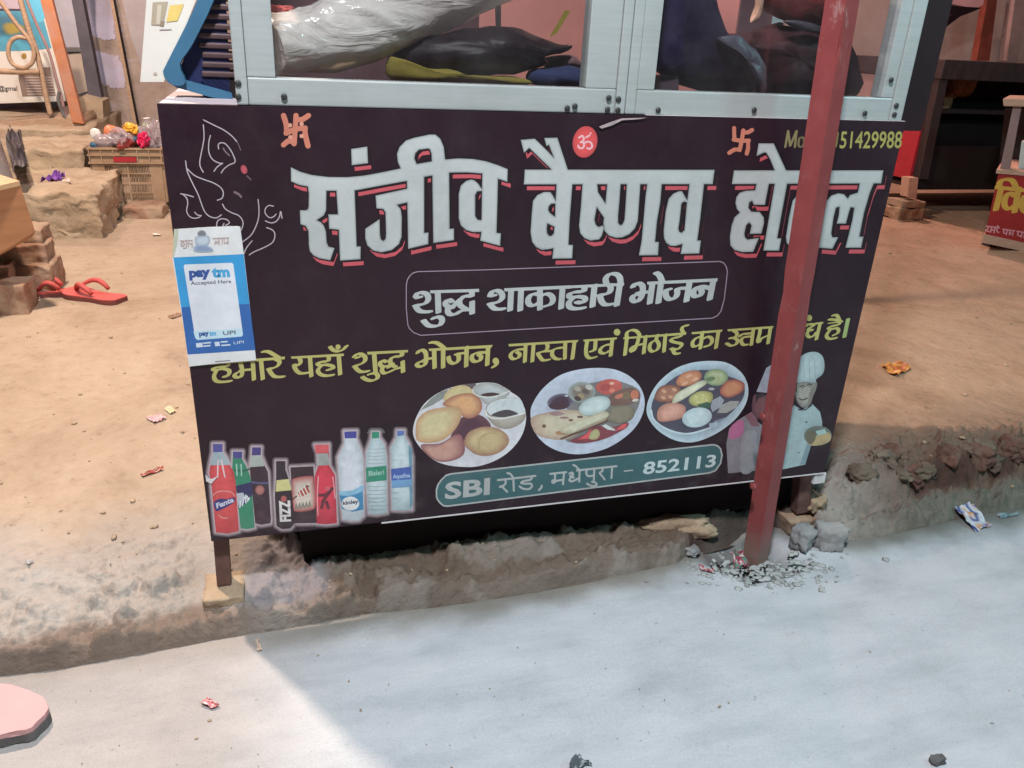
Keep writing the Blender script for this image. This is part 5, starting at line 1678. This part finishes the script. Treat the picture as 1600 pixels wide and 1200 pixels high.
# ================================================================== wooden frame, banner, cabinet, posts behind
Yb = 5.0
t = thing("wooden_stand", "wooden stand frame with an orange post and curved rails on the mud step", "stand", aty(70, 195, Yb))
m = MB(); m.pxprism([(-60, 196), (20, 190), (125, 181), (131, 190), (131, 199), (70, 204), (-60, 206)], Yb, .5); m.bevel(.006); m.build("seat_beam", M['old_wood'], t)
m = MB(); m.pxprism([(56, -25), (75, -25), (131, 194), (113, 191)], Yb - .03, .06); m.bevel(.004); m.build("orange_post", M['orange_pole'], t)


def ptube(pts, Y, r, mat, name, sm=True):
    pts = crom(pts, False, 5) if sm else pts
    m = MB(); m.tube([aty(x, y, Y) for x, y in pts], r, 8); m.build(name, mat, t)


ptube([(-10, -12), (6, 10), (26, 38), (44, 60), (53, 80), (50, 98), (36, 106), (20, 100), (13, 84), (16, 66), (28, 58), (42, 60)], Yb - .01, .014, M['old_wood'], "curved_rail")
ptube([(28, -15), (36, 15), (45, 46), (56, 78), (64, 110), (72, 150), (79, 180)], Yb + .02, .018, M['old_wood'], "rail_post")
ptube([(-40, 110), (20, 112), (62, 112)], Yb, .019, M['old_wood'], "cross_rail")
ptube([(38, -10), (58, 40), (76, 80), (90, 130), (104, 185)], Yb + .15, .010, M['pinkwood'], "thin_rail")
ptube([(93, 143), (91, 156), (96, 172), (103, 185)], Yb + .01, .012, M['greyedge'], "handle")
for x in (0, 95):
    p = aty(x, 200, Yb)
    m = MB(); m.box(p.x, p.x + .06, Yb + .02, Yb + .08, .44, p.z); m.build("leg", M['old_wood'], t)

Yp = 5.75
t = thing("banner", "sky blue and white printed banner board behind the wooden stand", "banner", aty(20, 150, Yp))
m = MB(); m.pxprism([(-120, -60), (52, -60), (103, 158), (-120, 166)], Yp, .02); m.build("banner_board", M['white_plastic'], t)
a = Art('c5', Yp, .002)
k = lambda *c: pc(c, .75)
a.poly([(-600, -300), (310, -300), (345, 0), (460, 430), (300, 450), (110, 455), (-600, 470)], k(90, 185, 215))
a.blob([(-200, 120), (60, 90), (200, 120), (300, 300), (250, 400), (60, 330), (-200, 380)], k(70, 130, 155), k(86, 178, 208))
a.poly([(230, -60), (330, -60), (400, 160), (300, 180)], k(110, 215, 250), smooth=True)
a.poly([(-200, -100), (180, -100), (200, 80), (0, 80), (-200, 90)], k(215, 195, 205))
a.poly([(-200, 72), (200, 80), (205, 98), (-200, 96)], k(70, 40, 60))
a.blob([(20, 240), (60, 200), (150, 210), (230, 240), (200, 290), (70, 310)], k(190, 165, 70), k(120, 140, 120))
a.ell((215, 500), 24, 26, 0, k(190, 150, 60))
a.poly([(165, 670), (400, 600), (445, 600), (500, 855), (200, 862), (170, 720)], k(150, 125, 110))
for i in range(7):
    a.strokes([[(225 + i * 4, 690 + i * 25), (470 + i * 4, 690 + i * 25)]], disc(4), k(225, 205, 195))
a.build("printed_face", t)
a = Art('c5', Yp, .004)
a.text("at@gmai", (-60, 822), (158, 822), (-64, 765), k(70, 55, 60), bold=.01)
a.build("printed_text", t)

t = thing("grey_cabinet", "grey metal cabinet with a pale lower panel beside the orange post", "cabinet", aty(110, 145, 5.9))
m = MB(); m.pxprism([(70, -60), (100, -60), (140, 145), (118, 152)], 5.9, .4); m.build("cabinet_body", M['cabinet'], t)
m = MB(); m.pxprism([(103, 86), (127, 82), (139, 142), (120, 148)], 5.88, .018); m.build("lower_panel", M['slat_pale'], t)
m = MB(); m.pxprism([(99, 74), (125, 74), (127, 81), (101, 81)], 5.86, .03); m.build("ledge", M['greyedge'], t)
m = MB(); m.pxprism([(102, -60), (128, -60), (129, 0), (160, 160), (139, 156), (114, 10)], 5.7, .12)
tag(m.build("timber_post", M['wallpost']), "dark grey leaning timber post between cabinet and wall", "post")
m = MB(); m.pxprism([(100, 168), (128, 150), (160, 158), (163, 205), (128, 215)], 5.5, .3)
tag(m.build("stone_block", M['mudstone']), "dusty stone block at the foot of the grey post", "stone")

# walls
t = thing("mud_wall", "patchy limewashed mud wall with a dark vertical crack behind the crate", "wall", (-.5, 6.2, .3))
m = MB(); m.rough_box(-6, .7, 6.15, 6.5, -.1, 3.2, .003, 5, .12, 3); m.build("wall_face", M['wall'], t)
m = MB(); m.pxprism([(168, -20), (173, -20), (214, 195), (209, 195)], 6.08, .03); m.build("wall_plank", M['old_wood'], t)
m = MB(); m.pxprism([(173, -20), (175.5, -20), (216.5, 195), (214, 195)], 6.07, .03); m.build("crack", M['under'], t)
lw = mottled('limewash', (.46, .41, .52), .12, 5, .95, .3, dust=(.36, .27, .22), dustamt=.5)
for q in ([(127, -20), (168, -20), (178, 48), (176, 62), (140, 50)], [(146, 84), (160, 82), (186, 92), (196, 130), (188, 138), (158, 128)]):
    jj = [(x + 3.2 * noise.noise(Vector((x * .21, y * .21, 1))) + 2 * noise.noise(Vector((x * .7, y * .7, 4))), y + 3.2 * noise.noise(Vector((x * .21, y * .21, 7))) + 2 * noise.noise(Vector((x * .7, y * .7, 9)))) for x, y in crom(q, True, 16)]
    m = MB(); m.pxprism(jj, 6.144, .02); m.build("limewash_patch", lw, t)
gw = mottled('grey_plaster', (.37, .32, .32), .12, 5, .95, .3)
m = MB(); m.pxprism([(186, -20), (250, -20), (262, 100), (224, 110), (205, 60)], 6.143, .02); m.build("plaster_patch", gw, t)
m = MB(); m.rough_box(.72, 4.4, 5.2, 5.5, -.1, 3.2, .012, 6, .12, 3)
tag(m.build("pink_wall", mottled('pink_wall', (.42, .205, .20), .1, 3, .9, .2)), "pink painted wall seen through the glass case", "wall")
m = MB(); m.rough_box(4.5, 16, 6.3, 6.6, -.1, 3.4, .02, 7, .15, 3)
tag(m.build("plaster_wall", mottled('stained_plaster', (.40, .29, .26), .16, 2.5, .95, .3, dust=(.3, .2, .18), dustamt=.5)), "stained pinkish plaster wall behind the dark table", "wall")

# ================================================================== right side
m = MB(); m.pxprism([(1548, -30), (1562, -30), (1546, 95), (1526, 95)], 5.6, .08)
tag(m.build("iron_pole", M['rust_pole']), "rust red iron pole against the plaster wall", "pole")
m = MB(); m.pxprism([(1590, -30), (1615, -30), (1590, 95), (1573, 95)], 5.6, .1)
tag(m.build("wooden_pole", M['pinkwood']), "pale weathered wooden pole at the right frame edge, right of the rust red pole", "pole")
m = MB(); m.pxprism([(1479, 6), (1500, 10), (1534, 12), (1526, 16), (1500, 26), (1484, 38), (1474, 46), (1468, 64), (1466, 90), (1462, 90), (1463, 60), (1474, 30), (1490, 22)], 5.3, .06)
tag(m.build("tin_bracket", M['flap']), "dark bent bracket on the plaster wall above the table", "bracket")
m = MB(); m.pxprism([(1477, -30), (1545, -30), (1536, 8), (1520, 13), (1478, 4)], 5.35, .04)
tag(m.build("cloth", mottled('pink_cloth', (.58, .27, .27), .1, 6, .9, .2)), "pink cloth hanging above the dark bracket", "cloth")

Yt = 3.5
t = thing("market_table", "dark wooden stall table with a red side panel, raised on bricks", "table", aty(1440, 280, Yt))
A_ = aty(1478, 93, Yt); B_ = aty(1440, 278, Yt)
x0 = A_.x; zt = A_.z
m = MB(); m.box(x0 - .02, x0 + 3.0, Yt - .02, Yt + 1.0, zt - .13, zt); m.bevel(.006); m.build("table_top", M['dark_wood'], t)
m = MB(); m.pxprism([(1471, 112), (1484, 112), (1450, 280), (1436, 280)], Yt, .07); m.build("leg", M['dark_wood'], t)
m = MB(); m.box(x0 + 2.4, x0 + 2.48, Yt, Yt + .07, .25, zt - .13); m.build("leg", M['dark_wood'], t)
for zz, yy in ((.83, .35), (.50, .2), (.30, .05)):
    m = MB(); m.box(x0 + .07, x0 + 2.4, Yt + yy, Yt + .95, zz, zz + .03); m.build("shelf", M['dark_wood'], t)
m = MB(); m.box(x0 + .35, x0 + 2.4, Yt + .55, Yt + .6, .33, zt - .14); m.build("back_board", M['under'], t)
m = MB(); m.box(x0 + .05, x0 + 2.4, Yt + .03, Yt + .05, .30, .62); m.build("front_board", M['under'], t)
sd = aty(1428, 235, Yt + .45).x
for (za, zb, mt, nm) in ((.37, .79, 'red_panel', 'side_panel'), (.80, 1.10, 'pinkwood', 'upper_side_panel')):
    m = MB()
    P0, P1 = aty(1452, 240, Yt + .07), None
    m.box(x0 - .005, x0 + .02, Yt + .075, Yt + .9, za, zb); m.build(nm, M[mt], t)
m = MB(); m.box(x0 - .0, x0 + .06, Yt + .85, Yt + .91, .12, 1.1); m.build("leg", M['dark_wood'], t)
m = MB(); m.pxprism([(1421, 278), (1435, 278), (1432, 310), (1418, 308)], 3.42, .08); m.build("leg_foot", M['pale_wood'], t)
pb = aty(1420, 345, 3.32)
rbox("brick", "upper flat brick under the leg of the dark table", "brick", pb.x - .06, pb.x + .15, 3.36, 3.52, .20, .245, .008, 71, M['brick'], .012, 12, "bricks under the table leg")
rbox("brick", "middle brick under the leg of the dark table", "brick", pb.x - .09, pb.x + .14, 3.34, 3.54, .115, .195, .012, 72, M['brick'], .012, 12, "bricks under the table leg")
rbox("brick", "lowest brick under the leg of the dark table, half sunk in earth", "brick", pb.x - .10, pb.x + .06, 3.3, 3.5, .05, .115, .012, 73, M['brick'], .012, 12, "bricks under the table leg")
for i, (px_, py_, s, lab) in enumerate(((1492, 135, .075, "round tan sack lump under the table, left one"), (1508, 130, .085, "tan sack lump under the table, right one"), (1475, 160, .07, "tan sack lump low behind the table leg"))):
    p = aty(px_, py_, Yt + .5)
    crumple("sack", lab, "sack", (p.x, p.y, p.z), (s, s * .8, s * 1.25), 80 + i, mottled('jute%d' % i, (.40, .19, .09), .2, 9, .9, .3), .2, 3, "sacks behind the table")

Ys = 2.45
t = thing("sweet_stall", "red signboard stall with yellow lettering at the right edge", "stall", aty(1560, 385, Ys))
m = MB(); m.prism([aty(x, y, Ys) for x, y in [(1560, 271), (1700, 283), (1700, 412), (1537, 376)]], (.6 * .85, .6 * .75, 0)); m.build("signboard", M['red_board'], t)
m = MB(); m.prism([aty(x, y, Ys - .01) for x, y in [(1557, 265), (1700, 276), (1700, 283), (1556, 271)]], (.63 * .85, .63 * .75, 0)); m.build("top_strip", M['pale_wood'], t)
m = MB(); m.prism([aty(x, y, Ys - .012) for x, y in [(1537, 366), (1700, 402), (1700, 414), (1534, 379)]], (.63 * .85, .63 * .75, 0)); m.build("bottom_strip", M['pale_wood'], t)
m = MB(); m.prism([aty(x, y, Ys + .03) for x, y in [(1583, 166), (1596, 166), (1577, 268), (1562, 266)]], (.06 * .85, .06 * .75, 0)); m.build("upright", M['pinkwood'], t)
m = MB(); m.prism([aty(x, y, Ys) for x, y in [(1567, 154), (1700, 158), (1700, 170), (1568, 166)]], (.6 * .85, .6 * .75, 0)); m.bevel(.006); m.build("counter", M['pale_wood'], t)
m = MB(); m.prism([aty(x, y, Ys + .5) for x, y in [(1570, 170), (1700, 174), (1700, 276), (1560, 266)]], (.03 * .85, .03 * .75, 0)); m.build("back_board", M['dark_wood'], t)
for (xx, yy) in ((1545, 385), (1690, 418)):
    p = aty(xx, yy, Ys + .1)
    m = MB(); m.box(p.x, p.x + .06, Ys + .1, Ys + .16, .08, p.z + .05); m.build("leg", M['dark_wood'], t)
m = MB(); m.prism([aty(x, y, Ys + .1) for x, y in [(1596, 222), (1640, 226), (1640, 268), (1590, 268)]], (.15 * .85, .15 * .75, 0))
tag(m.build("carton", M['white_film']), "cream carton standing on the red signboard stall", "carton")
a = Art('X', Ys, .001)
k = lambda *c: pc(c, 1.1)
NX = nibshape(14, -3, 9)
YL = k(222, 172, 70)
a.strokes([[(205, 660), (165, 820)], [(190, 660), (195, 620), (235, 600), (285, 610), (310, 660)], [(330, 665), (300, 835)], [(300, 720), (265, 700), (235, 730), (228, 790), (260, 815), (300, 790)], [(375, 720), (350, 780), (370, 830), (410, 840)], [(440, 680), (420, 850)]], NX, YL,
          extra=[[(160, 645), (520, 680), (516, 710), (155, 670)]])
PK = k(228, 150, 160)
a.strokes([[(95, 938), (190, 950)], [(110, 945), (105, 962), (92, 968), (118, 978)], [(135, 945), (128, 982)], [(128, 965), (146, 966)], [(160, 948), (152, 985)], [(178, 950), (172, 970), (185, 985)], [(175, 935), (190, 948)],
           [(215, 960), (300, 972)], [(228, 962), (220, 985), (240, 992)], [(248, 966), (240, 1000)], [(270, 970), (262, 985), (275, 990), (262, 1000)], [(292, 972), (286, 1005)], [(318, 975), (400, 990)], [(328, 978), (322, 1000), (345, 1010)], [(355, 982), (348, 1018)], [(375, 985), (368, 1020)]], disc(5), PK)
a.build("lettering", t)

# ================================================================== things on and in the cart
t = thing("payment_stand", "white payment display card on a blue plastic stand at the counter end", "display stand", (.03, .15, ZT))
m = MB(); f = [aty(232, -40, .14), aty(322, -40, .14), aty(256, 128, .14), aty(219, 128, .14)]
m.prism(f, (.0, .004, 0)); m.build("card", M['white_plastic'], t)
bl = crom([(325, -40), (340, -40), (334, 0), (300, 70), (281, 100), (290, 128), (276, 134), (262, 128), (255, 114), (260, 100), (300, 20)], True, 3)
m = MB(); m.pxprism(bl, .138, .03); m.build("blue_rim", M['blue_plastic'], t)
m = MB(); m.pxprism([(332, -40), (350, -40), (360, 150), (345, 152), (276, 136), (284, 100)], .17, .03); m.build("stand_back", M['navy_plastic'], t)
m = MB(); m.pxprism([(262, 128), (290, 126), (362, 146), (364, 157), (330, 152), (276, 137)], .15, .06); m.build("base", M['blue_plastic'], t)
a = Art('c4', .14, .001)
k = lambda *c: pc(c, 1.0)
a.poly([(955, 15), (1050, 10), (1020, 160), (945, 155)], k(176, 160, 136)); a.poly([(985, 30), (1010, 30), (1000, 150), (975, 150)], k(206, 192, 170)); a.poly([(1005, 130), (1030, 132), (1024, 165), (1000, 162)], k(150, 128, 110))
a.poly([(1060, 35), (1150, 25), (1110, 130), (1040, 138)], k(232, 200, 110))
a.strokes([[(1000, 186), (1070, 184)]], disc(3), k(170, 150, 160)); a.ell((970, 460), 12, 9, 0, k(200, 180, 170))
a.build("printed_face", t)
t = thing("plate_stack", "stack of dark steel plates beside the left end of the glass case", "plates", (.1, .22, ZT))
m = MB(); m.box(.062, .126, .17, .30, ZT, ZT + .035); m.build("stack_base", M['under'], t)
for i in range(9):
    z = ZT + .036 + i * .0165
    m = MB(); m.box(.064 + .002 * (i % 3), .1265, .165, .30, z, z + .010); m.bevel(.003); m.build("plate", M['steel_plates'], t)

# bag of puffed snacks: a long milky bag lying slantwise
path = crom([(418, 76), (470, 66), (540, 48), (620, 22), (700, -10), (790, -52)], False, 14)
path = [aty(x, y, .16 + .12 * i / 70) for i, (x, y) in enumerate(path)]
m = MB(); m.tube(path, [.050 + .014 * min(1, i / 30) for i in range(len(path))], 56)
for v in m.bm.verts:
    q_ = Vector((v.co.x * 5, v.co.y * 26, v.co.z * 26 + v.co.x * 8)); n_ = abs(noise.fractal(q_, .8, 2.1, 4)); v.co += noise.noise_vector(q_) * .005 + Vector((0, -n_ * .009, n_ * .007))
tag(m.build("plastic_bag", M['bag_film']), "long milky plastic bag leaning inside the left glass window", "plastic bag")
m = MB(); m.tube([aty(440, 104, .165), aty(520, 96, .18), aty(585, 76, .20), aty(640, 58, .225)], [.012, .022, .024, .014], 16)
for v in m.bm.verts:
    v.co += noise.noise_vector(v.co * 40) * .004
tag(m.build("snack_filling", mottled('tan_snacks', (.5, .3, .16), .2, 40, .8, .4)), "tan snack filling showing in the lower part of the milky bag", "snacks")
crumple("wrapper", "pink torn packet behind the milky bag, next to the left post", "wrapper", tuple(aty(442, 24, .3)), (.028, .015, .018), 91, M['sandal'])
lump = [(612, 92), (625, 72), (660, 58), (700, 55), (750, 44), (800, 42), (830, 52), (870, 68), (889, 72), (886, 80), (850, 90), (850, 104), (760, 118), (640, 112)]


def pillow(name, label, cat, pts, Y, depth, mat, amp=.006, seed=0, group=None):
    P = crom(pts, True, 3)
    c = (sum(p[0] for p in P) / len(P), sum(p[1] for p in P) / len(P))
    rings = [(1.0, 0), (.985, .18), (.93, .36), (.85, .54), (.74, .70), (.6, .82), (.42, .92), (.22, .98), (.0, 1.0)]
    n = len(P)
    vs, fs = [], []
    for sgn in (-1, 1):
        for kx, (r, d) in enumerate(rings):
            for p in P:
                q = aty(c[0] + (p[0] - c[0]) * r, c[1] + (p[1] - c[1]) * r, Y)
                q.y += sgn * d * depth
                q += noise.noise_vector(q * 22 + Vector((seed, 0, 0))) * amp * (1.3 if d else .4); q.y -= sgn * -1 * abs(noise.fractal(Vector((q.x * 16, seed, q.z * 30)), .8, 2.1, 4)) * amp * 2.0 * (1 if d else 0)
                vs.append(q)
        o = (0 if sgn < 0 else len(rings) * n)
        for kx in range(len(rings) - 1):
            for i in range(n):
                j = (i + 1) % n
                fs.append((o + kx * n + i, o + kx * n + j, o + (kx + 1) * n + j, o + (kx + 1) * n + i))
    m = MB(); m.add(vs, fs, True)
    bmesh.ops.remove_doubles(m.bm, verts=m.bm.verts[:], dist=.0004)
    return tag(m.build(name, mat), label, cat, group)


pillow("sack", "black sack lying on yellow cloth inside the left window", "sack", lump, .24, .07, M['black_bag'])
pillow("cloth", "yellow cloth spread under the black sack", "cloth", [(606, 92), (612, 88), (624, 104), (700, 108), (740, 118), (815, 122), (824, 133), (700, 132), (610, 124)], .20, .04, M['yellow_cloth'], .003, 5)
pillow("cloth", "folded blue cloth right of the yellow cloth inside the left window", "cloth", [(826, 112), (860, 104), (905, 106), (904, 136), (830, 132)], .22, .04, M['blue_cloth'], .004, 6)
pillow("cloth", "grey brown rag above the folded blue cloth", "cloth", [(850, 92), (890, 86), (904, 92), (904, 106), (852, 106)], .27, .03, mottled('rag', (.16, .09, .09), .2, 14, .9, .3), .004, 7)
m = MB(); m.pxprism([(773, -30), (783, -30), (783, 42), (778, 84), (775, 40)], .30, .004)
tag(m.build("paper_strip", M['white_film']), "narrow white strip hanging over the black sack", "strip")
m = MB(); m.pxprism([(884, 16), (891, 18), (870, 52), (860, 58)], .30, .006)
tag(m.build("straw", M['yellow_cloth']), "yellow straw leaning near the middle frame post", "straw")
pillow("cloth", "dark navy cloth bundle behind the right window, beside the middle posts", "cloth", [(1020, -30), (1090, -30), (1108, 20), (1120, 45), (1122, 66), (1150, 72), (1168, 92), (1180, 138), (1120, 144), (1020, 108)], .26, .07, M['navy_cloth'], .006, 8)
pillow("sack", "blue violet cloth panel hanging beside the middle posts in the right window", "cloth", [(1012, -30), (1068, -30), (1066, 60), (1066, 106), (1020, 110), (1014, 60)], .13, .02, mottled('violet_cloth', (.018, .011, .05), .25, 8, .8, .2), .003, 9)
m = MB(); m.pxprism([(1031, 119), (1061, 119), (1061, 141), (1030, 141)], .14, .05); m.bevel(.003)
tag(m.build("wood_block", mottled('mauve_block', (.07, .042, .052), .2, 12, .8, .2)), "small mauve block on the case floor in the right window", "block")
pillow("plastic_bag", "dark red plastic bag hanging in the upper right window", "plastic bag", [(1180, -30), (1310, -30), (1320, 30), (1290, 46), (1240, 34), (1200, 20)], .27, .06, M['red_bag'], .008, 10)
pillow("cloth", "maroon crumpled cloth heap in the right window", "cloth", [(1130, 62), (1180, 46), (1220, 40), (1300, 48), (1330, 90), (1330, 150), (1200, 150), (1180, 120), (1150, 84)], .30, .08, M['maroon_cloth'], .012, 11)
pillow("plastic_bag", "grey film bag draped at the navy bundle's right side", "plastic bag", [(1124, 64), (1150, 56), (1172, 70), (1188, 92), (1194, 140), (1184, 142), (1168, 112), (1148, 80)], .17, .02, M['grey_film'], .008, 12)
pillow("plastic_bag", "grey film fold under the dark red bag", "plastic bag", [(1226, 34), (1250, 32), (1290, 44), (1310, 50), (1300, 56), (1250, 46)], .2, .015, M['grey_film'], .005, 13)
pillow("cloth", "small tan cloth tip above the grey film bag", "cloth", [(1186, -30), (1196, -30), (1190, 16), (1182, 34), (1172, 36), (1180, 20)], .2, .012, M['pale_wood'], .002, 14)

m = MB(); m.tube([(1.45, 1.56, .05), (1.452, 1.56, 3.0)], .022, 10)
tag(m.build("bamboo_pole", M['old_wood']), "thin pole standing behind the cart", "pole")
